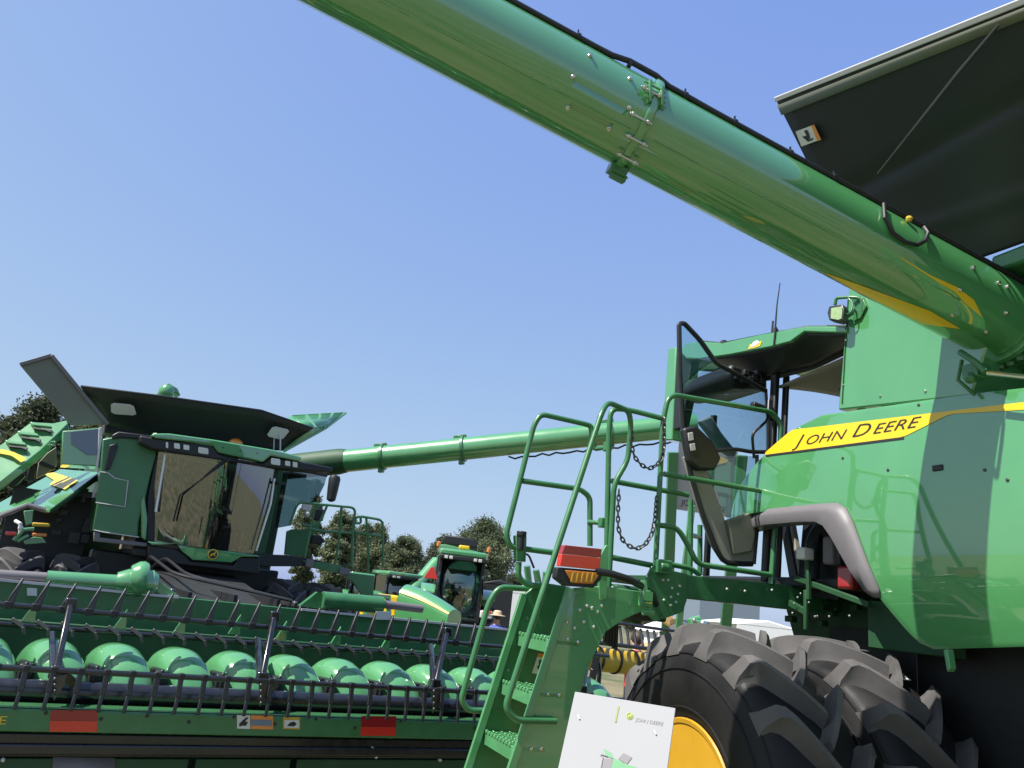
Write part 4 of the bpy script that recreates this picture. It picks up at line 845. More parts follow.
for q, (p1, p2, p3) in (((112, 400, 134.5, 402, 138, 413, 112.5, 411), (A_, B_, b1_)), ((271, 424, 288, 428, 280, 438, 264, 434), (C_, D_, b3_))):
    cn_ = (p2-p1).cross(p3-p1).normalized(); cn_ = cn_ if cn_.dot(ray(200, 420)) < 0 else -cn_
    hit = lambda x, y, o=.07: (lambda d: CAM+d*((p1-CAM).dot(cn_)/d.dot(cn_))+cn_*o)(ray(x, y))
    mb = MB(); cs = [Vector((q[2*i], q[2*i+1])) for i in range(4)]; rr = []
    for i in range(4):
        a_, b_, c_ = cs[i-1], cs[i], cs[(i+1) % 4]; rr += [b_+(a_-b_)*.15, b_+(c_-b_)*.15]
    mb.prism([hit(x, y) for x, y in rr], cn_*.01); part('cover_window', mb, 'lgrey', c1_, bevel=.003)
R_ = [z4(*p, o) for p, o in (((185, 112), 1.2), ((205, 102), 1.25), ((415, 90), 1.3), ((340, 145), .9), ((170, 238), .58), ((283, 152), .52))]
mb = MB(); mb.add(R_, [(0, 1, 2, 3, 5), (5, 3, 4)]); c2_ = part('tank_cover', mb, 'green', far, label='green tank cover tilted outward', solid=.03)
mb = MB(); mb.bar(z4(340, 147, .88), z4(172, 240, .56), .05, .05); mb.bar(z4(415, 90, 1.28), z4(340, 147, .88), .05, .04); mb.bar(z4(205, 102, 1.22), z4(415, 90, 1.28), .04, .03)
for t in (.25, .5, .75): mb.bar(R_[1]+(R_[2]-R_[1])*t-bk*.03, R_[5]+(R_[3]-R_[5])*t-bk*.03, .05, .03)
part('cover_rib', mb, 'green_hood', c2_, bevel=.006)
mb = MB(); mb.tube([z4(160, 170, .3), z4(158, 240, .3)], .012, 6); mb.tube([z4(135, 180, .35), z4(133, 235, .35)], .009, 6); part('antenna', mb, 'lgrey', far)
mb = MB(); mb.prism([z3(*p, .9) for p in ((620, 212), (640, 180), (665, 168), (700, 190), (712, 218), (680, 205), (660, 222))], bk*.3); mb.ball(z3(655, 205, .9), .13, 10); part('loading_auger_head', mb, 'green_hood', far, bevel=.02)
# unloading pipe
T = 15.5
a0, a1 = at_d(296, 466, T), at_d(697, 424.5, T-1.0); ad = (a1-a0).normalized(); rr = .225; L_a = (a1-a0).length
mb = MB(); mb.lathe(a0, ad, [(0, rr*.98), (.1, rr), (L_a-.1, rr*.94), (L_a, rr*.9)], 32); ua = part('unloading_auger', mb, 'green', far)
mb = MB(); mb.lathe(a0, ad, [(-.2, rr+.02), (.9, rr+.03), (1.05, rr+.005), (-.2, rr-.03)], 32); part('boot_sleeve', mb, 'green_dark', ua)
for px in (388, 470, 616):
    s = ((px-296)/(697-296))*L_a; mb = MB(); mb.lathe(a0+ad*s, ad, [(-.03, rr-.01), (-.03, rr+.03), (.03, rr+.03), (.03, rr-.01)], 32, close=True); mb.box(a0+ad*s-UP*(rr+.03), (ad, ad.cross(UP).normalized(), UP), (.05, .06, .05)); mb.box(a0+ad*(s-.1)+UP*(rr+.02), (ad, ad.cross(UP).normalized(), UP), (.12, .05, .03)); part('clamp_ring', mb, 'green_frame', ua, bevel=.006)
mb = MB(); k = 24; mb.tube([a0+ad*(L_a*(.55+.4*i/k))-UP*(rr+.02+.06*abs(math.sin(i*1.3))) for i in range(k+1)], .018, 6); part('cable', mb, 'black', ua)
# wheels
for u0, ax_ in ((-.27, -N.u), (.42, -N.u), (3.98, N.u), (4.67, N.u)): wheel(far, N, W(u0, 13.05, 1.0), ax_, 1.04, .58, .48, 18, -1 if ax_.dot(N.u) < 0 else 1)
mb = MB(); mb.tube([W(.1, 13.05, 1.0), W(4.3, 13.05, 1.0)], .16, 14); part('axle', mb, 'black', far)

# ================================================================== HEADER
hd = thing('grain_header', 'long green grain header with black tined reel in front of the left combine', 'header', W(2.6, 8.2, 0))
HQ = 7.4
hq = lambda x, y, o=0: N.on_v(x, y, HQ+o)
P0, P1 = -1.6, 6.4
mb = MB(); mb.fbox(N, P0, P1, HQ, HQ+.12, .70, .865); fb = part('front_beam', mb, 'green_frame', hd, bevel=.012)
mb = MB(); mb.fbox(N, P0, P1, HQ+.02, HQ+.20, .868, .880); part('beam_cap', mb, 'green_hood', fb, bevel=.004)
def flat(mb, px, o=-.004, q=0): mb.add([hq(x, y, q+o) for x, y in px], [list(range(len(px)))]); return mb
for x0_, x1_, ya, yb in ((50, 98, 710, 732), (361, 396.5, 716, 736)):
    part('red_reflector', flat(MB(), ((x0_, ya+11), (x1_-.5, ya+11.3), (x1_-1, yb), (x0_-.7, yb-.3))), 'red', fb, smooth=0)
    part('reflector_top', flat(MB(), ((x0_+.8, ya), (x1_, ya+.3), (x1_-.5, ya+11), (x0_, ya+10.7))), 'dred', fb, smooth=0)
dl = part('warning_label', flat(MB(), ((237, 715), (250, 715.3), (250, 729), (237, 728.6))), 'offwhite', fb)
part('warning_label', flat(MB(), ((250.6, 715.3), (273, 715.8), (273, 729.5), (250.6, 729))), 'orange', fb)
part('label_text', flat(MB(), ((251, 719.5), (272, 720), (272, 726), (251, 725.5)), -.006), 'bluegrey', fb)
part('label_figure', flat(MB(), ((239, 724), (243, 720), (247, 717), (248.5, 718), (245, 721.5), (248, 722), (246, 726), (242, 725.5), (239.5, 727)), -.006), 'ink', fb)
part('warning_label', flat(MB(), ((283, 717), (300, 717.4), (300, 729.5), (283, 729))), 'ochre', fb)
part('label_text', flat(MB(), ((284.5, 720), (299, 720.3), (299, 728), (284.5, 727.6)), -.006), 'offwhite', fb)
part('label_figure', flat(MB(), ((287, 726), (290, 722.5), (294, 721.5), (297, 724), (294, 726.5)), -.007), 'ink', fb)
e0_ = hq(5.5, 724.5, -.004); mb = MB(); w_ = lettering(MB(), 'JOHN DEERE', lambda x, y: Vector((x, 0, y)), .085, sx=1.4)
lettering(mb, 'JOHN DEERE', lambda x, y: e0_ + N.u*(x-w_) + UP*y, .085, sx=1.4); part('lettering', mb, 'yellow', fb, smooth=0)
for px in ((46, 713), (101, 719), (147, 716), (189, 722), (234, 717), (275, 724), (316, 719), (355, 728), (401, 721), (475, 728)):
    mb = MB(); mb.lathe(hq(*px, -.002), -N.v, [(-.004, .016), (.004, .014)], 8); part('plug', mb, 'ink', fb)
mb = MB(); mb.fbox(N, P0, P1, HQ+.06, HQ+.26, .51, .685); mb.fbox(N, P0, P1, HQ+.03, HQ+.06, .53, .61); part('skid_channel', mb, 'black_gloss', hd, bevel=.02)
mb = MB()
for a_, b_ in ((P0, 1.62), (1.68, 2.5), (2.56, 4.4), (4.45, P1)): mb.fbox(N, a_, b_, HQ+.10, HQ+.14, .05, .495)
part('lower_panel', mb, 'green_dark', hd, bevel=.008)
part('name_plate', flat(MB(), ((53, 757), (115, 758), (114, 790), (51, 790)), .09), 'grey', hd, solid=.006)
mb = MB(); mb.fbox(N, P0, P1, HQ+.3, HQ+2.0, .35, .45); part('pan', mb, 'green_dark', hd, bevel=.01)
for px in ((12, 752), (3, 760), (372, 748), (422, 752), (440, 760), (376, 757)):
    mb = MB(); mb.lathe(hq(*px, .06), -N.v, [(-.02, .016), (.01, .016), (.02, .01)], 8); part('bolt', mb, 'lgrey', hd)
mb = MB(); tz = N.L(hq(137, 695, .32))[2]; mb.tube([W(P0, HQ+.32, tz), W(P1, HQ+.32, tz)], .088, 28); part('cross_auger_tube', mb, 'black_gloss', hd)
# reel
def bat(name, px, o, r):
    l = N.L(hq(*px, o)); mb = MB(); mb.tube([W(P0, HQ+o, l[2]), W(P1, HQ+o, l[2])], r, 12); return part(name, mb, 'black_gloss', hd), l[2]
b_lo, z_lo = bat('reel_bat', (137, 674.5), .02, .024)
b_up, z_up = bat('reel_bat', (137, 616), .55, .024)
b_mid, z_mid = bat('reel_bat', (137, 634), 1.0, .022)
def copies(src, parent, poss):
    for k, p in enumerate(poss):
        o = src if k == 0 else src.copy()
        if k: COL.objects.link(o); o.parent = parent
        o.location = p
tl_ = MB(); org = OFF[hd]
tl_.bar(W(0, HQ+.01, z_lo), W(.0, HQ-.02, z_lo-.16), .042, .03, up=N.v); tl_.bar(W(0, HQ-.02, z_lo-.15), W(-.01, HQ-.05, z_lo-.285), .03, .022, up=N.v); tl_.box(W(0, HQ+.02, z_lo), (N.u, N.v, UP), (.024, .028, .028))
t0 = part('tine', tl_, 'black', b_lo, bevel=.006)
u_at = lambda x, y, o: N.L(hq(x, y, o))[0]
sp = (u_at(250, 677, .02)-u_at(25, 673, .02))/9
copies(t0, b_lo, [N.u*(u_at(25, 673, .02)+sp*(k-3)) for k in range(28)])
a_, b_ = N.L(hq(137-5, 616, .55)), N.L(hq(137+5, 591, .62))
tu_ = MB(); dt = b_[0]-a_[0]; tu_.prism([W(-.034, HQ+.53, z_up-.02), W(.034, HQ+.53, z_up-.02), W(dt*.45+.026, HQ+.56, (z_up+b_[2])/2), W(dt+.022, HQ+.60, b_[2]+.01), W(dt+.006, HQ+.60, b_[2]+.012), W(dt*.45-.014, HQ+.56, (z_up+b_[2])/2)], N.v*.035); tu_.box(W(0, HQ+.55, z_up), (N.u, N.v, UP), (.032, .032, .03))
t1 = part('tine', tu_, 'black', b_up, bevel=.006)
sp2 = (u_at(262, 616, .55)-u_at(8, 606, .55))/10.4
copies(t1, b_up, [N.u*(u_at(8, 606, .55)+sp2*(k-3)) for k in range(26)])
tm_ = MB(); tm_.bar(W(-.07, HQ+.98, z_mid+.05), W(.03, HQ+.95, z_mid-.01), .035, .03, up=N.v); tm_.bar(W(.03, HQ+.95, z_mid-.005), W(.05, HQ+.95, z_mid-.07), .03, .03, up=N.v)
t2 = part('tine', tm_, 'dsteel', b_mid, bevel=.006)
sp3 = (u_at(262, 633, 1.0)-u_at(20, 624, 1.0))/11
copies(t2, b_mid, [N.u*(u_at(20, 624, 1.0)+sp3*(k-6)) for k in range(36)])
for (xu, yu, xl, yl) in ((69, 610, 56, 676), (273, 622, 262, 682), (446, 637, 435, 688), (590, 648, 582, 694)):
    mb = MB(); a_ = hq(xu, yu, .53); b_ = hq(xl, yl-4, .06); mb.bar(a_+UP*.06, b_, .05, .06, up=N.v); mb.box(a_+UP*.05, (N.u, N.v, UP), (.045, .05, .05)); mb.box(b_, (N.u, N.v, UP), (.05, .04, .05))
    c_ = hq(xl-4, yl-43, .8); mb.bar(c_, b_-N.u*.02, .05, .05, up=N.v); mb.bar(b_+UP*.02, b_+N.u*.16-UP*.10+N.v*.1, .08, .05, up=N.v)
    part('reel_arm', mb, 'black_gloss', hd, bevel=.012)
    mb = MB(); mb.prism([hq(xl-3, yl+1, .0), hq(xl+12, yl-2, .0), hq(xl+8, yl+10, .02), hq(xl-2, yl+25, .02)], N.v*.02); 
    for j in range(4): mb.ball(hq(xl-1, yl+3+6*j, -.02), .016, 8)
    part('reel_bracket', mb, 'dsteel', hd, bevel=.004)
# moulded row hoods
def hood_pt(s, t):
    # s across (0..1), t from the back (0) over the top to the nose (1)
    path = [(1.10, 1.18), (1.04, 1.33), (.92, 1.42), (.76, 1.42), (.62, 1.36), (.52, 1.26), (.46, 1.12), (.43, .96), (.43, .86)]
    k = t*(len(path)-1); i = min(len(path)-2, int(k)); q = k-i
    y = path[i][0]+(path[i+1][0]-path[i][0])*q; z = path[i][1]+(path[i+1][1]-path[i][1])*q
    a = math.pi*s; w = (.205 - .10*(t-.45)**2) ; dx = -w*math.cos(a); hgt = (.25*max(0, math.sin(a))**.6)
    lean = -.13+.36*t
    return (dx+lean-.06, HQ+y - hgt*.35*t, z-.36+hgt)
hm = MB(); hm.grid(lambda s, t: W(*hood_pt(s, t)), 22, 26)
hm.add([W(*hood_pt(0, .75)), W(*hood_pt(.0, 1)), W(*hood_pt(.2, .98)), W(*hood_pt(.2, .8))], [(0, 1, 2, 3)])
h0 = part('row_hood', hm, 'green_hood', hd, solid=.012, smooth=60)
pitch_ = (u_at(435, 665, .8)-u_at(62, 650, .8))/7
copies(h0, hd, [N.u*(u_at(62, 650, .8)+pitch_*(k-2)) for k in range(14)])
hb = MB(); hb.fbox(N, -.30, -.20, HQ+.42, HQ+.75, .95, 1.14); hb.fbox(N, -.27, -.235, HQ+.38, HQ+.42, 1.02, 1.16); h1_ = part('gathering_box', hb, 'black', hd, bevel=.015)
copies(h1_, hd, [N.u*(u_at(62, 650, .8)+pitch_*(k-2)) for k in range(14)])
# back wall of the header
zt = N.L(hq(137, 593, 1.9))[2]; zb_ = .4
mb = MB(); mb.fbox(N, P0, P1, HQ+1.9, HQ+1.96, zb_, zt); part('back_panel', mb, 'green_frame', hd, bevel=.008)
mb = MB(); mb.fbox(N, P0, 1.55, HQ+1.86, HQ+1.90, zt-.015, zt+.01); mb.fbox(N, 2.9, P1, HQ+1.86, HQ+1.90, zt-.015, zt+.01); part('panel_lip', mb, 'lgrey', hd)
mb = MB(); mb.fbox(N, P0, P1, HQ+1.2, HQ+1.26, .6, 1.42); part('deflector_sheet', mb, 'green_dark', hd, bevel=.01)
for x, y in ((20, 622), (112, 630), (172, 634), (228, 634), (275, 640), (330, 645), (380, 650), (430, 655)):
    mb = MB(); c = hq(x, y, 1.1); mb.prism([c, c+N.u*.12+UP*.0, c+N.u*.09+UP*.20], N.v*.03); part('divider_fin', mb, 'green', hd, bevel=.004)
hb_ = lambda x, y, o=1.95: hq(x, y, o)
mb = MB(); mb.tube([hb_(46, 579), hb_(116, 583)], .085, 20); mb.lathe(hb_(116, 582), (hb_(116, 582)-hb_(46, 579)).normalized(), [(0, .10), (.1, .14), (.35, .14), (.4, .1)], 20); part('drive_tube', mb, 'green', hd)
mb = MB(); mb.tube([hb_(-40, 573), hb_(46, 578)], .055, 16); part('drive_shaft', mb, 'grey', hd)
mb = MB(); c = hb_(140, 579); ad_ = N.u; mb.lathe(c-ad_*.12, ad_, [(0, .05), (.01, .13), (.08, .18), (.13, .19), (.18, .17), (.20, .06)], 24); mb.bar(c+N.u*.1, c+N.u*.4-UP*.18, .1, .1); part('gearbox', mb, 'green_hood', hd, bevel=.008)
mb = MB(); mb.tube([hb_(322, 600), hb_(382, 605)], .10, 20); mb.prism([hb_(300, 606), hb_(318, 592), hb_(330, 596), hb_(326, 610)], N.v*.1); part('drive_tube', mb, 'green_frame', hd)
mb = MB(); mb.tube([hb_(382, 604), hb_(422, 609)], .05, 14); part('drive_shaft', mb, 'grey', hd)
for px in ((27, 588, 37, 596), (376, 611, 390, 620)):
    mb = MB(); mb.prism([hb_(px[0], px[1], 1.84), hb_(px[2], px[1]+.5, 1.84), hb_(px[2], px[3], 1.84), hb_(px[0], px[3]-.5, 1.84)], N.v*.01); part('paper_sticker', mb, 'offwhite', hd)
# ================================================================== PEOPLE
def person(label, px, py_head, dist, height, face, shirt, trousers, hair='hair', hat=None, arm='down', loc_label=None):
    """a standing figure whose head is seen on the bearing px; feet on the ground"""
    d = ray(px, py_head); p = CAM + d*(dist/d.y); base = Vector((p.x, p.y, 0)); h = height/1.75
    t = thing('person', label, 'person', base)
    c, s = math.cos(face), math.sin(face)
    def X(a, b, z): return Vector((a*c-b*s, a*s+b*c, z))*h + base       # a to the person's left, b to the front
    J = dict(pel=(0, 0, .95), ch=(0, .0, 1.20), nk=(0, -.01, 1.45), hd0=(0, .0, 1.53), hd1=(0, .03, 1.66))
    vs = []; es = []; rs = []
    def add(p_, r): vs.append(X(*p_)); rs.append(r*h); return len(vs)-1
    a = add((0, 0, .95), .145); b = add((0, 0, 1.18), .145); b2 = add((0, -.01, 1.36), .15); n1 = add((0, -.01, 1.48), .06); h0 = add((0, .01, 1.58), .085); h1 = add((0, .01, 1.68), .085)
    es += [(a, b), (b, b2), (b2, n1), (n1, h0), (h0, h1)]
    for sd in (1, -1):
        s1 = add((sd*.17, -.01, 1.40), .065)
        if arm == 'down': e1 = add((sd*.25, .02, 1.12), .048); w1_ = add((sd*.25, .14, .90), .034); f1 = add((sd*.24, .19, .80), .03)
        else: e1 = add((sd*.24, .10, 1.14), .048); w1_ = add((sd*.12, .30, 1.22), .034); f1 = add((sd*.07, .36, 1.26), .03)
        es += [(b2, s1), (s1, e1), (e1, w1_), (w1_, f1)]
        hp = add((sd*.09, 0, .88), .10); kn = add((sd*.11, .03, .48), .065); an = add((sd*.12, 0, .09), .045); to = add((sd*.13, .16, .04), .04)
        es += [(a, hp), (hp, kn), (kn, an), (an, to)]
    me = bpy.data.meshes.new('body'); me.from_pydata([tuple(v-base) for v in vs], es, []); me.update()
    o = bpy.data.objects.new('body', me); COL.objects.link(o); o.parent = t; OFF[o] = base
    md = o.modifiers.new('skin', 'SKIN')
    for i, sv in enumerate(me.skin_vertices[0].data): sv.radius = (rs[i], rs[i]*.8); sv.use_root = (i == 0)
    sub = o.modifiers.new('sub', 'SUBSURF'); sub.levels = 1; sub.render_levels = 2
    dg = bpy.context.evaluated_depsgraph_get(); me2 = bpy.data.meshes.new_from_object(o.evaluated_get(dg)); o.modifiers.clear(); o.data = me2
    for m_ in ('skin', shirt, trousers, 'ink'): me2.materials.append(M[m_])
    for pl_ in me2.polygons:
        z = sum(me2.vertices[i].co.z for i in pl_.vertices)/len(pl_.vertices)/h
        cc = sum((me2.vertices[i].co for i in pl_.vertices), Vector())/len(pl_.vertices)/h
        rr_ = math.hypot(cc.x, cc.y)
        pl_.material_index = 0 if z > 1.47 else (3 if z < .08 else (2 if z < .93 and rr_ < .24 else (1 if z > 1.10 or rr_ < .2 else 0)))
        pl_.use_smooth = True
    mb = MB(); L_ = (X(1, 0, 0)-base).normalized(), (X(0, 1, 0)-base).normalized(), UP
    mb.ball(X(0, -.015, 1.67), (.098*h, .112*h, .105*h), 14, ax=L_); part('hair', mb, hair, t)
    mb = MB(); mb.ball(X(.035, .095, 1.645), .012*h, 8); mb.ball(X(-.035, .095, 1.645), .012*h, 8); part('eyes', mb, 'ink', t)
    mb = MB(); mb.ball(X(0, .11, 1.615), (.014*h, .02*h, .022*h), 8, ax=L_); part('nose', mb, 'skin', t)
    if hat:
        mb = MB(); mb.lathe(X(0, 0, 1.70), UP, [(-.015*h, .20*h), (0, .205*h), (.012*h, .12*h), (.09*h, .10*h), (.115*h, .07*h), (.12*h, .01)], 20); part('hat', mb, hat, t)
    return t
person('person in a broad straw sun hat and blue top beyond the header reel', 498, 610, 21, 1.80, 2.6, 'blue', 'darkcloth', hat='straw')
person('person with dark hair and pale top standing behind the person in the straw hat', 519, 603, 24, 1.75, 2.9, 'beige', 'darkcloth')
person('person in a bright red shirt behind the near tyre of the close combine', 637, 634, 13.5, 1.84, .6, 'redcloth', 'darkcloth', arm='up')
person('person in white and dark clothes below the left combine platform, nearest its wheel', 333, 583, 18.5, 1.72, .3, 'whitecloth', 'darkcloth')
person('person with grey hair and reddish top below the left combine platform', 349, 590, 19.5, 1.62, -.2, 'redcloth', 'darkcloth', hair='grey')
person('person in dark clothes beside the yellow machine near the small tractors', 394, 586, 21, 1.70, 1.2, 'darkcloth', 'darkcloth')

# ================================================================== BACKGROUND MACHINES
def gp(px, dist):                                                      # a place on the ground on the bearing px
    d = ray(px, 600); p = CAM + d*(dist/d.y); return Vector((p.x, p.y, 0))
def small_wheel(t, c, axis, R, w, rr, nm='wheel'):
    a = axis.normalized(); o = Vector(c)-a*w/2; mb = MB()
    mb.lathe(o, a, [(0, rr), (-.02, rr+.08), (.0, R-.12), (.06, R-.045), (w/2, R-.035), (w-.06, R-.045), (w, R-.12), (w+.02, rr+.08), (w, rr)], 36)
    y = UP; x = y.cross(a).normalized(); n = 18
    for s in (1, -1):
        for k in range(n):
            q = []
            for i in range(4):
                f = i/3; th = 2*math.pi*(k+(0 if s > 0 else .5))/n+.3*f; ww = w/2+s*(w/2-f*w/2*1.05); q.append(o+a*ww+(x*math.cos(th)+y*math.sin(th))*(R-.01))
            for i in range(3): m_ = (q[i]+q[i+1])/2; mb.bar(q[i], q[i+1], .07, .07, up=((m_-o)-a*(m_-o).dot(a)).normalized())
    wh = part(nm, mb, 'rubber', t, smooth=40)
    mb = MB(); mb.lathe(o, a, [(.04, rr+.005), (.08, rr-.05), (w-.08, rr-.05), (w-.04, rr+.005)], 28); part('rim', mb, 'yellow_rim', wh)
def tractor(label, px, dist, yaw, sc=1.0, wx=1.0, wz=1.0, group='green tractors parked in the background', orange=True):
    b = gp(px, dist); a = yaw; f = Vector((-math.sin(a), math.cos(a), 0)); r = Vector((math.cos(a), math.sin(a), 0))
    t = thing('tractor', label, 'tractor', b, group)
    Y = lambda x, y, z: b + (r*(x*wx) + f*y + UP*(z*(wz if z > 1.0 else 1)))*sc
    B = lambda mb, x0, x1, y0, y1, z0, z1: mb.box(Y((x0+x1)/2, (y0+y1)/2, (z0+z1)/2), (r, f, UP), (abs(x1-x0)/2*sc*wx, abs(y1-y0)/2*sc, abs(z1-z0)/2*sc))
    mb = MB(); mb.prism([Y(-.85, -.2, 1.35), Y(-.98, -.35, 1.9), Y(-.9, -.2, 2.75), Y(-.9, 1.2, 2.75), Y(-.85, 1.4, 1.35)], r*.06*sc); mb.prism([Y(.79, -.2, 1.35), Y(.92, -.35, 1.9), Y(.84, -.2, 2.75), Y(.84, 1.2, 2.75), Y(.79, 1.4, 1.35)], r*.06*sc); part('cab_side', mb, 'smoke', t, bevel=.01)
    mb = MB()
    for x in (-.9, .9):
        for y0_, y1_ in ((-.25, -.2), (1.35, 1.2)): mb.bar(Y(x, y0_, 1.3), Y(x*.98, y1_, 2.8), .10*sc, .10*sc, up=f)
    B(mb, -.9, .9, -.2, 1.3, 1.1, 1.35); mb.bar(Y(-.9, -.25, 1.35), Y(.9, -.25, 1.35), .08, .08); part('cab_frame', mb, 'black', t, bevel=.02)
    mb = MB(); mb.add([Y(-.85, -.26, 1.45), Y(.85, -.26, 1.45), Y(.83, -.22, 2.72), Y(-.83, -.22, 2.72)], [(0, 1, 2, 3)]); part('rear_window', mb, 'smoke', t, solid=.01)
    mb = MB(); mb.prism([Y(-.95, -.45, 2.78), Y(.95, -.45, 2.78), Y(1.0, -.3, 2.80), Y(1.0, 1.4, 2.80), Y(.9, 1.6, 2.8), Y(-.9, 1.6, 2.8), Y(-1.0, 1.4, 2.8), Y(-1.0, -.3, 2.80)], UP*.16*sc); part('roof', mb, 'green', t, bevel=.05, seg=3)
    mb = MB(); B(mb, -.95, .95, -.48, -.2, 2.68, 2.79); part('roof_visor', mb, 'black', t, bevel=.02)
    for x in (-.7, -.5, .5, .7):
        mb = MB(); B(mb, x-.07, x+.07, -.50, -.47, 2.69, 2.77); part('work_light', mb, 'lamp', t, bevel=.01)
    if orange:
        for x in (-1.05, 1.05):
            mb = MB(); mb.lathe(Y(x, -.1, 2.98), UP, [(-.1, .02), (0, .02), (.0, .06), (.10, .055), (.13, .02)], 14); part('beacon', mb, 'amber', t)
        mb = MB(); B(mb, -.22, .22, -.3, -.1, 2.95, 3.06); part('roof_receiver', mb, 'yellow', t, bevel=.03)
        mb = MB(); c = Y(-1.2, -.5, 2.3); mb.prism([c+r*(x*sc)+UP*(y*sc) for x, y in ((-.17, -.13), (.17, -.13), (.18, -.09), (.035, .18), (-.035, .18), (-.18, -.09))], f*.03); part('slow_vehicle_triangle', mb, 'red', t, bevel=.01)
    for x in (-1, 1):
        mb = MB(); k = 10
        mb.grid(lambda s_, u_: Y(x*(.78+.75*s_), .55-1.12*math.cos(math.pi*(.30+.42*u_)), .95+1.12*math.sin(math.pi*(.30+.42*u_))), 3, k); part('fender', mb, 'green', t, solid=.05)
        mb = MB(); B(mb, x*.95, x*1.45, -.46, -.36, 1.42, 1.62); fl_ = part('fender_tail', mb, 'offwhite', t, bevel=.03)
        mb = MB(); B(mb, x*1.05, x*1.38, -.48, -.45, 1.54, 1.63); part('tail_light', mb, 'red', t, bevel=.01)
        small_wheel(t, Y(x*1.22, .55, .95), r*x, .95*sc, .55*sc, .5*sc, 'wheel'); small_wheel(t, Y(x*1.05, 3.1, .68), r*x, .68*sc, .42*sc, .35*sc, 'wheel')
    mb = MB(); mb.prism([Y(-.38, 1.4, 1.0), Y(.38, 1.4, 1.0), Y(.42, 1.4, 1.9), Y(.3, 1.4, 2.0), Y(-.3, 1.4, 2.0), Y(-.42, 1.4, 1.9)], f*2.3*sc); part('bonnet', mb, 'green', t, bevel=.06, seg=3)
    mb = MB(); B(mb, -.4, .4, -.3, 3.2, .55, 1.2); B(mb, -.55, .55, -.5, -.2, .5, .65); mb.bar(Y(-.45, -.4, .6), Y(-.45, -1.0, .5), .09, .09); mb.bar(Y(.45, -.4, .6), Y(.45, -1.0, .5), .09, .09); mb.bar(Y(0, -.3, 1.2), Y(0, -.9, .8), .07, .07); part('rear_linkage', mb, 'green_frame', t, bevel=.02)
    mb = MB(); B(mb, -.35, .35, .1, .6, 1.45, 1.6); B(mb, -.3, .3, .0, .14, 1.55, 2.25); part('driver_seat', mb, 'black', t, bevel=.05)
    return t
tractor('large green tractor seen from behind, red triangle by its cab, left of the ladder', 457, 22, .10, 1.0, .66, 1.13)
tractor('dark cabbed green tractor left of the large one, partly behind the yellow machine', 402, 33, .5, .95, orange=False)
tractor('smaller green tractor just right of the far combine rails, furthest left of the row', 366, 36, .3, .9, orange=False)
# a combine behind the big tractor
b = gp(452, 34); t = thing('combine_harvester', 'green combine seen far behind the large tractor, black tank cover above its roof', 'combine', b, 'green combine harvesters on show')
X_, Y_ = Vector((1, 0, 0)), Vector((0, 1, 0))
bb = lambda x0, x1, y0, y1, z0, z1: MB().box(b+Vector(((x0+x1)/4, (y0+y1)/2, (z0+z1)/2)), (X_, Y_, UP), ((x1-x0)/4, (y1-y0)/2, (z1-z0)/2))
part('body', bb(-1.6, 1.6, 0, 5, 1.0, 3.3), 'green_dark', t, bevel=.05); part('side_shield', bb(-1.7, 1.7, -.1, 0, 1.6, 3.0), 'green', t, bevel=.03)
mb = MB(); mb.prism([b+Vector(p) for p in ((-.75, 0, 4.25), (.8, 0, 4.2), (.7, 0, 4.55), (-.65, 0, 4.6))], Y_*3); part('tank_cover', mb, 'black', t, bevel=.04)
mb = MB(); mb.prism([b+Vector(p) for p in ((-.9, -.05, 3.2), (.9, -.05, 3.2), (.85, -.05, 4.05), (-.6, -.05, 4.2), (-.85, -.05, 4.15))], Y_*.1); part('tank_panel', mb, 'green', t, bevel=.03)
for x in (-.9, .9): small_wheel(t, b+Vector((x, 1, .75)), X_*(1 if x > 0 else -1), .75, .5, .35)
mb = MB(); mb.tube([b+Vector((-.8, -.3, 3.4)), b+Vector((-1.9, -1.5, 1.6))], .30, 16); part('elevator_tube', mb, 'green', t)
# green-bonneted compact tractor, facing right
b = gp(428, 17.5); t = thing('compact_tractor', 'small green tractor, rounded yellow striped bonnet pointing right, in front of the large tractor', 'tractor', b, None)
f = Vector((math.cos(-.45), math.sin(-.45), 0)); r = Vector((-f.y, f.x, 0)); C3 = lambda x, y, z: b + f*x + r*y + UP*z
def bon(s, u):
    x = -.55+1.25*s; hgt = 2.22-.16*s-.24*s*s; w = .36-.05*s; a_ = math.pi*u
    return C3(x, -w*math.cos(a_), 1.5+(hgt-1.5)*(math.sin(a_)**.45))
mb = MB(); mb.grid(bon, 16, 16); mb.add([bon(1, i/16) for i in range(17)], [list(range(17))]); bo = part('bonnet', mb, 'green', t, smooth=60)
mb = MB(); mb.grid(lambda s, u: bon(s, .16+.05*u-.05*s)+(UP*.012-r*.012), 16, 1); part('stripe_decal', mb, 'yellow', bo)
mb = MB(); mb.box(C3(-.2, 0, .95), (f, r, UP), (1.1, .3, .35)); mb.bar(C3(.5, -.4, .5), C3(.5, -.4, 1.2), .1, .1, up=f); part('frame', mb, 'green_frame', t, bevel=.03)
mb = MB(); mb.bar(C3(-1.1, -.45, 1.0), C3(-1.3, -.45, 1.9), .1, .1, up=f); mb.bar(C3(-1.1, .45, 1.0), C3(-1.3, .45, 1.9), .1, .1, up=f); mb.bar(C3(-1.3, -.5, 1.9), C3(-1.3, .5, 1.9), .1, .1); mb.bar(C3(-1.0, -.6, .9), C3(.9, -.6, .75), .1, .08); part('loader_mast', mb, 'green', t, bevel=.02)
mb = MB(); mb.box(C3(-1.25, 0, 1.1), (f, r, UP), (.25, .25, .06)); mb.box(C3(-1.48, 0, 1.35), (f, r, UP), (.06, .25, .25)); part('seat', mb, 'yellow', t, bevel=.04)
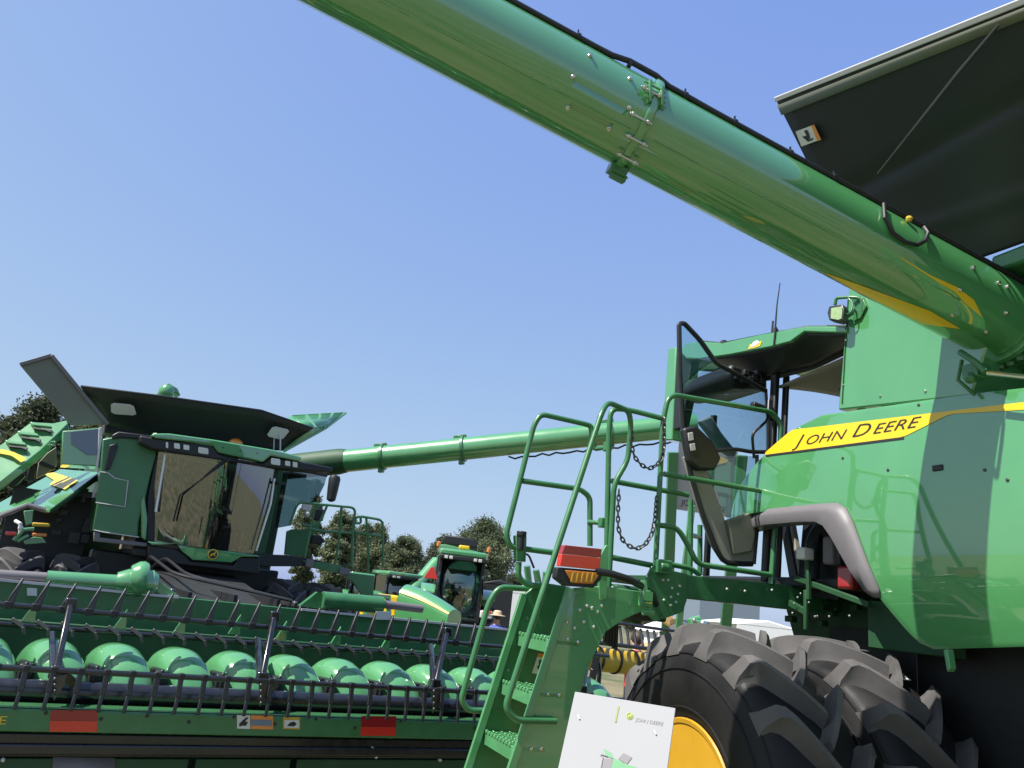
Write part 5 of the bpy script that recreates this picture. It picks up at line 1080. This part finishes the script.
for x, R_2 in ((-1.1, .58), (.55, .42)):
    for y in (-.62, .62): small_wheel(t, C3(x, y, R_2), r*(1 if y > 0 else -1), R_2, .3, .24)
# yellow-seated mower near the rails
b = gp(386, 20); t = thing('ride_on_mower', 'little yellow and green ride-on machine beside the person in dark clothes', 'mower', b); C3 = lambda x, y, z: b+Vector((x, y, z))
mb = MB(); mb.box(C3(0, 0, 1.35), (X_, Y_, UP), (.28, .25, .10)); mb.box(C3(0, .25, 1.65), (X_, Y_, UP), (.28, .07, .3)); part('seat', mb, 'yellow', t, bevel=.06, seg=3)
mb = MB(); mb.box(C3(0, 0, .95), (X_, Y_, UP), (.45, .9, .28)); part('body', mb, 'green', t, bevel=.08, seg=3)
mb = MB(); mb.box(C3(0, .1, .55), (X_, Y_, UP), (.7, .8, .12)); part('mower_deck', mb, 'yellow', t, bevel=.05)
for x in (-.5, .5):
    for y in (-.6, .6): small_wheel(t, C3(x, y, .38), X_*(1 if x > 0 else -1), .38, .24, .18)
# tined reel with a yellow drum, behind the ladder
b = gp(612, 10.2); t = thing('pickup_header', 'ochre drum pickup with dark tines glimpsed behind the ladder head and near tyre', 'header', b)
d0, d1 = N.on_v(560, 655, 9.6), N.on_v(680, 668, 9.6)
mb = MB(); mb.tube([d0, d1], .17, 20); dr_ = part('drum', mb, 'ochre', t)
mb = MB()
for k in range(8): p = d0+(d1-d0)*(k/7); mb.lathe(p, (d1-d0).normalized(), [(-.015, .17), (-.015, .19), (.015, .19), (.015, .17)], 20, close=True)
part('drum_band', mb, 'black', dr_)
up_ = Vector((0, 0, .36))
mb = MB(); mb.tube([d0+up_*.65-N.v*.2, d1+up_*.65-N.v*.2], .03, 10); mb.tube([d0+up_*1.5, d1+up_*1.5], .025, 10); rb_ = part('reel_bat', mb, 'black_gloss', t)
tm = MB(); tm.bar(Vector((0, 0, .23))-N.v*.2, N.u*.10+Vector((0, 0, .50)), .035, .03, up=N.v); tm.v = [p+OFF[t] for p in tm.v]; t9 = part('tine', tm, 'black', rb_, bevel=.004)
copies(t9, rb_, [d0-OFF[t]+(d1-d0)*(k/17) for k in range(18)])
mb = MB(); mb.box(b+Vector((0, 0, .45)), (N.u, N.v, UP), (1.2, .4, .4)); part('frame', mb, 'green', t, bevel=.03)
mb = MB(); mb.tube(fillet([N.on_v(589, 650, 8.6), N.on_v(592, 640, 8.4), N.on_v(600, 668, 8.4), N.on_v(598, 690, 8.4)], .1), .03, 8); mb.bar(N.on_v(590, 690, 8.3), N.on_v(597, 655, 8.3), .07, .06, up=N.v); part('reel_arm', mb, 'black_gloss', t, bevel=.01)

# ================================================================== SHOW GROUND
def tent(label, px0, px1, dist, eave, peak, depth=6, roofm='canvas', wallm='canvas'):
    a, b_ = gp(px0, dist), gp(px1, dist); m_ = (a+b_)/2; t = thing('marquee', label, 'tent', m_, 'white marquees at the back of the show')
    back = Vector((0, depth, 0)); mid = (a+b_)/2
    mb = MB(); mb.prism([a, b_, b_+UP*eave, mid+UP*eave*1.0, a+UP*eave], back); part('wall', mb, wallm, t)
    mb = MB(); o = Vector((.25, 0, 0)); mb.prism([a-o+UP*eave, b_+o+UP*eave, mid+UP*peak], back); part('roof', mb, roofm, t, bevel=.05)
    return t
tent('low wide white marquee right of the tan telehandler boom, above the near tyre', 738, 800, 36, 2.35, 2.65)
tent('small white marquee left of the tan telehandler boom', 660, 712, 42, 1.5, 2.2)
tent('pale grey flat topped stand building behind the telehandler boom', 700, 760, 62, 4.6, 4.9, wallm='bluegrey')
tent('white canvas stall far right of the large tractor, behind the person in the straw hat', 508, 548, 40, 2.6, 3.2)
tent('narrow dark trailer side behind the people, left of the ladder', 484, 512, 30, 2.7, 2.9, wallm='black', roofm='black')
b = gp(668, 26); t = thing('telehandler', 'tan telehandler whose boom rises to the left beyond the near tyre', 'telehandler', b)
C3 = lambda x, y, z: b+Vector((x, y, z))
mb = MB(); mb.bar(C3(-.9, 0, 2.65), C3(1.5, 0, 1.35), .3, .32); mb.bar(C3(-1.5, 0, 2.95), C3(-.8, 0, 2.6), .22, .24); part('boom', mb, 'tan', t, bevel=.03)
mb = MB(); mb.box(C3(.8, 0, 1.0), (X_, Y_, UP), (1.5, .9, .35)); part('body', mb, 'tan', t, bevel=.08); mb = MB(); mb.box(C3(.6, -.6, 1.7), (X_, Y_, UP), (.55, .4, .5)); part('cab', mb, 'smoke', t, bevel=.05)
for x in (-.3, 1.9):
    for y in (-.9, .9): small_wheel(t, C3(x, y, .55), Y_*(1 if y > 0 else -1), .55, .4, .25)
# banner on two green posts
b = gp(700, 30); t = thing('display_banner', 'white lettered banner between two tall dark green posts behind the open cab door', 'banner', b)
mb_ = lambda x, y: at_d(x, y, 30)
for (x0_, y0_, x1_, y1_, w_) in ((673, 452, 667, 620, .40), (742, 455, 726, 622, .42)):
    mb = MB(); p, q = mb_(x0_, y0_), mb_(x1_, y1_); q = p+(q-p)*((p.z)/(p.z-q.z)); q.z = 0; mb.bar(p, q, w_, .2, up=Y_); part('post', mb, 'green_frame', t, bevel=.03)
mb = MB(); mb.prism([mb_(*p) for p in ((679, 440), (738, 449), (733, 518), (675, 509))], Y_*.05); bd = part('banner_sheet', mb, 'white', t)
o_, xd, yd = mb_(681, 505), (mb_(733, 514)-mb_(681, 505)).normalized(), (mb_(679, 440)-mb_(675, 509)).normalized()
mb = MB(); lettering(mb, 'JOHN DEERE', lambda x, y: o_+xd*x+yd*y-Y_*.03, .32, sx=.95, shear=.1); part('lettering', mb, 'ink', bd, smooth=0)
b = gp(690, 20); t = thing('lime_post', 'slim lime green upright behind the rails, right of the dark green banner post', 'post', b)
mb = MB(); p, q = at_d(692, 505, 20), at_d(684, 578, 20); q = p+(q-p)*(p.z/(p.z-q.z)); q.z = 0; mb.bar(p, q, .17, .12, up=Y_); part('upright', mb, 'green_hood', t, bevel=.02); mb = MB()
mb.box(q+UP*.03, (X_, Y_, UP), (.2, .2, .03)); part('foot', mb, 'green_hood', t)
b = gp(533, 14); t = thing('cultivator', 'lime green implement arms showing above the ladder top, left of the ladder handrail', 'implement', b)
for k, (x0_, y0_, x1_, y1_) in enumerate(((527, 566, 530, 592), (536, 570, 540, 592), (546, 572, 545, 590))):
    mb = MB(); p, q = at_d(x0_, y0_, 14), at_d(x1_, y1_, 14); mb.tube(fillet([p, q, Vector((q.x, q.y, .3))], .1), .06, 10); part('arm', mb, 'green_hood', t)
mb = MB(); mb.box(b+Vector((0, 0, .4)), (X_, Y_, UP), (.5, .4, .12)); mb.bar(at_d(524, 584, 14), at_d(552, 588, 14), .08, .08); part('frame', mb, 'green', t, bevel=.02)
mb = MB(); mb.tube(fillet([at_d(514, 562, 14), at_d(516, 555, 14), at_d(528, 553, 14), at_d(534, 568, 14)], .1), .02, 8); part('hose', mb, 'black', t)
b = gp(690, 16); t = thing('small_implement', 'small bright green implement seen over the near tyre below the telehandler boom', 'implement', b)
mb = MB(); mb.tube([at_d(691, 632, 16), at_d(690, 620, 16), at_d(700, 618, 16)], .06, 8); part('arm', mb, 'green_hood', t)
mb = MB(); mb.box(at_d(697, 625, 16), (X_, Y_, UP), (.16, .2, .1)); part('head', mb, 'green_hood', t, bevel=.03)
mb = MB(); mb.box(b+UP*.6, (X_, Y_, UP), (.5, .4, .6)); part('body', mb, 'green_hood', t, bevel=.03)
mb = MB(); mb.ball(at_d(703, 624, 15.8), .07, 10); mb.ball(at_d(694, 620, 15.8), .05, 8); part('fitting', mb, 'steel', t)

# ================================================================== INFORMATION SIGN
tl_, tr_, bl_ = at_d(575, 691.5, 3.0), at_d(675.5, 708, 2.86), at_d(567.5, 770, 2.80)
bn = (tr_-tl_).cross(bl_-tl_).normalized(); bn = bn if bn.dot(ray(620, 730)) < 0 else -bn
xd = (tr_-tl_).normalized(); yd = bn.cross(xd); yd = yd if yd.z > 0 else -yd
WID = (tr_-tl_).length; HGT = WID*1.42
sg = thing('information_sign', 'white printed information board in front of the near tyre, small combine picture on it', 'sign', Vector(((tl_.x+tr_.x)/2, tl_.y+.3, 0)))
sp_ = lambda x, y, o=.0: tl_ + xd*(x*WID) - yd*(y*WID) + bn*o
sq = lambda x, y, o=0: sp_(x, .075+(y-.155)*.82, o)
mb = MB(); mb.prism([sp_(0, 0), sp_(1, 0), sp_(1, 1.42), sp_(0, 1.42)], -bn*.008); bo = part('board', mb, 'white', sg, bevel=.002)
mb = MB(); c = sp_(.5, 1.3, -.03); mb.bar(sp_(.5, .3, -.02), sp_(.5, 1.42, -.02), .03, .02, up=bn); q = sp_(.5, 1.42, -.02); mb.bar(q, Vector((q.x, q.y+.02, .02)), .03, .03, up=Y_); mb.box(Vector((q.x, q.y+.02, .012)), (X_, Y_, UP), (.22, .2, .012)); part('stand', mb, 'dsteel', sg, bevel=.003)
mb = MB(); mb.add([sq(x, y, .002) for x, y in ((.452, .155), (.468, .155), (.465, .35), (.449, .35))], [(0, 1, 2, 3)]); part('green_bar', mb, mat('printed_olive', (.18, .22, .02), .5), bo)
ec = (.583, .15)
mb = MB(); mb.lathe(sp_(*ec, .0), bn, [(.0, .036*WID), (.0018, .036*WID)], 24); em = part('emblem', mb, mat('printed_lime', (.30, .32, .02), .5), bo)
mb = MB(); mb.lathe(sp_(*ec, .001), bn, [(.0, .029*WID), (.0016, .029*WID)], 24); part('emblem_field', mb, mat('printed_green', (.03, .14, .03), .5), bo)
mb = MB(); mb.add([sp_(ec[0]+x*.024, ec[1]-y*.026, .0035) for x, y in DEER], [list(range(len(DEER)))]); part('emblem_deer', mb, 'yellow', bo, smooth=0)
mb = MB(); lettering(mb, 'JOHN DEERE', lambda x, y: sp_(.645+x/WID, .19-y/WID, .002), .052*WID, sx=.88, shear=.12); part('lettering', mb, 'dsteel', bo, smooth=0)
for (x, y) in ((.095, .245), (.845, .263)):
    mb = MB(); mb.bar(sp_(x-.014, y-.02, .003), sp_(x+.012, y+.02, .004), .005, .003, up=bn); part('staple', mb, 'dsteel', bo)
pic = [('picture_cover', 'green', ((.39, .665), (.475, .70), (.51, .755), (.425, .745))), ('picture_cover', 'grey', ((.545, .745), (.585, .675), (.67, .705), (.63, .79))), ('picture_body', 'green', ((.50, .745), (.63, .79), (.77, .81), (.75, .98), (.48, .95))), ('picture_cab', 'grey', ((.40, .78), (.50, .76), (.49, .92), (.40, .92))), ('picture_stripe', 'yellow', ((.52, .86), (.76, .88), (.76, .91), (.52, .89))), ('picture_header', 'green', ((.18, .95), (.50, .95), (.52, 1.04), (.16, 1.04)))]
for i, (nm, mt, q) in enumerate(pic):
    mb = MB(); mb.add([sq(x, y, .002+.0004*i) for x, y in q], [list(range(len(q)))]); part(nm, mb, mt, bo, smooth=0)
for cx in (.58, .72):
    mb = MB(); mb.lathe(sq(cx, 1.0, .004), bn, [(0, .05*WID), (.0012, .05*WID)], 20); part('picture_wheel', mb, 'ink', bo)
mb = MB(); mb.tube([sq(.375, .75, .004), sq(.385, .735, .004), sq(.44, .745, .004)], .0015, 5); mb.tube([sq(.405, .76, .004), sq(.405, .90, .004)], .0012, 5); part('picture_rail', mb, 'grey', bo)

# ================================================================== TREES
def crown_mesh(name, R, H, n_cl, n_lf, ls, seed, shape=1.0):
    rnd = random.Random(seed); vs = []; fs = []
    for c in range(n_cl):
        while True:
            p = Vector((rnd.uniform(-1, 1), rnd.uniform(-1, 1), rnd.uniform(-1, 1)))
            if .45 < p.length < .93: break
        k = 1-.35*max(0, p.z)**2*shape
        c0_ = Vector((p.x*R*k, p.y*R*k, p.z*H)); cr = R*rnd.uniform(.14, .30)
        for i in range(n_lf):
            q = Vector((rnd.gauss(0, 1), rnd.gauss(0, 1), rnd.gauss(0, .8)))*.52*cr + c0_
            nrm = Vector((rnd.uniform(-1, 1), rnd.uniform(-1, 1), rnd.uniform(-.2, 1))).normalized(); t_ = nrm.cross(Vector((rnd.uniform(-1, 1), rnd.uniform(-1, 1), rnd.uniform(-1, 1)))).normalized(); b_ = nrm.cross(t_); s = ls*rnd.uniform(.6, 1.3)
            i0 = len(vs); vs += [q-t_*s, q-b_*s*.5, q+t_*s, q+b_*s*.5]; fs.append((i0, i0+1, i0+2, i0+3))
    me = bpy.data.meshes.new(name); me.from_pydata([tuple(v) for v in vs], [], fs); return me
cm = {}
def tree(label, px, dist, top_px, half_px, leaf, seed, group='trees beyond the show ground'):
    b_ = gp(px, dist); pt = CAM+ray(px, top_px)*(dist/ray(px, top_px).y); h = pt.z; R = half_px/F_PX*dist*1.02
    t = thing('tree', label, 'tree', b_, group); mb = MB(); rnd = random.Random(seed); ch = h*.62
    mb.tube([b_, b_+Vector((.1, 0, h*.3)), b_+Vector((-.1, .1, h*.55)), b_+Vector((.05, 0, h*.8))], [.045*h*.6, .032*h*.6, .022*h*.6, .006*h], 10)
    for k in range(9):
        a_ = rnd.uniform(0, 6.28); z0 = h*rnd.uniform(.3, .65); e = Vector((math.cos(a_)*R*.7, math.sin(a_)*R*.7, z0+h*rnd.uniform(.08, .25))); mb.tube([b_+UP*z0, b_+Vector((e.x*.5, e.y*.5, z0+(e.z-z0)*.6)), b_+e], [.014*h*.6, .009*h*.6, .003*h], 6)
    part('trunk', mb, 'bark', t)
    me = crown_mesh('crown', R, h*.40, 170, 230, .0070*h+.028, seed); me.materials.append(M[leaf]); o = bpy.data.objects.new('crown', me); COL.objects.link(o); o.parent = t; o.location = (0, 0, h*.60); OFF[o] = b_
    return t
tree('round full crowned green tree directly behind the large tractor', 478, 48, 517, 30, 'leaf_green', 1)
tree('smaller dark tree left of the round tree behind the large tractor', 437, 52, 533, 17, 'leaf_dark', 2)
tree('bushy mid green tree right of the far combine rails', 397, 46, 531, 21, 'leaf_green', 3)
tree('broad green tree seen through the far combine rails', 362, 48, 518, 24, 'leaf_green', 4)
tree('dusty green tree behind the mirror of the far combine', 330, 40, 503, 17, 'leaf_green', 5)
tree('thin green tree seen through the far combine door glass', 296, 44, 490, 15, 'leaf_green', 6)
tree('tall dark tree at the left edge of the view', -8, 34, 386, 40, 'leaf_dark', 7)
tree('pale tree turning yellow just left of the olive tank cover', 48, 42, 402, 24, 'leaf_autumn', 8)
tree('rusty tinted tree between the left edge tree and the pale one', 24, 46, 425, 22, 'leaf_autumn', 9)
tree('low shrubby tree behind the left combine shield', 88, 50, 430, 26, 'leaf_green', 10)
tree('distant low tree right of the round tree, above the implement arms', 512, 70, 573, 14, 'leaf_dark', 11)
tree('distant low tree beyond the marquees at the right', 640, 80, 606, 20, 'leaf_dark', 12)

# ================================================================== GROUND AND SKY
def struct(name, mb, m): o = part(name, mb, m, None, smooth=0); return tag(o, kind='structure')
gm = bpy.data.materials.new('dry_turf'); gm.use_nodes = True; nt = gm.node_tree; p = nt.nodes['Principled BSDF']; p.inputs['Roughness'].default_value = .9
tc = nt.nodes.new('ShaderNodeTexCoord'); n1 = nt.nodes.new('ShaderNodeTexNoise'); n1.inputs['Scale'].default_value = .6; n1.inputs['Detail'].default_value = 8
cr = nt.nodes.new('ShaderNodeValToRGB'); cr.color_ramp.elements[0].position = .35; cr.color_ramp.elements[1].position = .65; cr.color_ramp.elements[0].color = (.07, .09, .03, 1); cr.color_ramp.elements[1].color = (.20, .17, .10, 1)
n2 = nt.nodes.new('ShaderNodeTexNoise'); n2.inputs['Scale'].default_value = 40; bp = nt.nodes.new('ShaderNodeBump'); bp.inputs['Strength'].default_value = .6; bp.inputs['Distance'].default_value = .03
for a_, b_ in ((tc.outputs['Object'], n1.inputs['Vector']), (tc.outputs['Object'], n2.inputs['Vector']), (n1.outputs['Fac'], cr.inputs[0]), (cr.outputs[0], p.inputs['Base Color']), (n2.outputs['Fac'], bp.inputs['Height']), (bp.outputs['Normal'], p.inputs['Normal'])): nt.links.new(a_, b_)
mb = MB(); mb.grid(lambda s, t_: Vector((-900+1800*s, -300+1800*t_, 0)), 24, 24); struct('ground', mb, gm)

# sun
SUN = Vector((-.899, -.455, 1.45)).normalized()
el = math.asin(SUN.z); az = math.atan2(SUN.x, SUN.y)                   # clockwise from +Y
w = bpy.data.worlds.new('World'); S.world = w; w.use_nodes = True; nt = w.node_tree
sky = nt.nodes.new('ShaderNodeTexSky'); sky.sky_type = 'NISHITA'; sky.sun_disc = False; sky.sun_elevation = el; sky.sun_rotation = az
sky.air_density = 1.0; sky.dust_density = 1.4; sky.ozone_density = 1.4; sky.altitude = 200
bg = nt.nodes['Background']; bg.inputs[1].default_value = .15; # the sky's glare towards the horizon, softened as the hazy air of the day does: c*k / (1 + c*q)
v1 = nt.nodes.new('ShaderNodeVectorMath'); v1.operation = 'MULTIPLY'; v1.inputs[1].default_value = (1.19, 1.37, 11.0)
v2 = nt.nodes.new('ShaderNodeVectorMath'); v2.operation = 'MULTIPLY_ADD'; v2.inputs[1].default_value = (.45, .42, 3.72); v2.inputs[2].default_value = (1, 1, 1)
v3 = nt.nodes.new('ShaderNodeVectorMath'); v3.operation = 'DIVIDE'
nt.links.new(sky.outputs[0], v1.inputs[0]); nt.links.new(sky.outputs[0], v2.inputs[0]); nt.links.new(v1.outputs[0], v3.inputs[0]); nt.links.new(v2.outputs[0], v3.inputs[1])
nt.links.new(v3.outputs[0], bg.inputs[0])
sl = bpy.data.lights.new('sun', 'SUN'); sl.energy = 4.2; sl.angle = rad(.5); sl.color = (1, .955, .88); so = bpy.data.objects.new('sun', sl); COL.objects.link(so)
so.rotation_euler = SUN.to_track_quat('Z', 'Y').to_euler(); so.location = (-10, -20, 40)
S.view_settings.view_transform = 'Standard'; S.view_settings.look = 'None'; S.view_settings.exposure = 1.0; S.view_settings.gamma = 1
S.render.resolution_x = 1024; S.render.resolution_y = 768; S.cycles.max_bounces = 8; S.cycles.transparent_max_bounces = 12
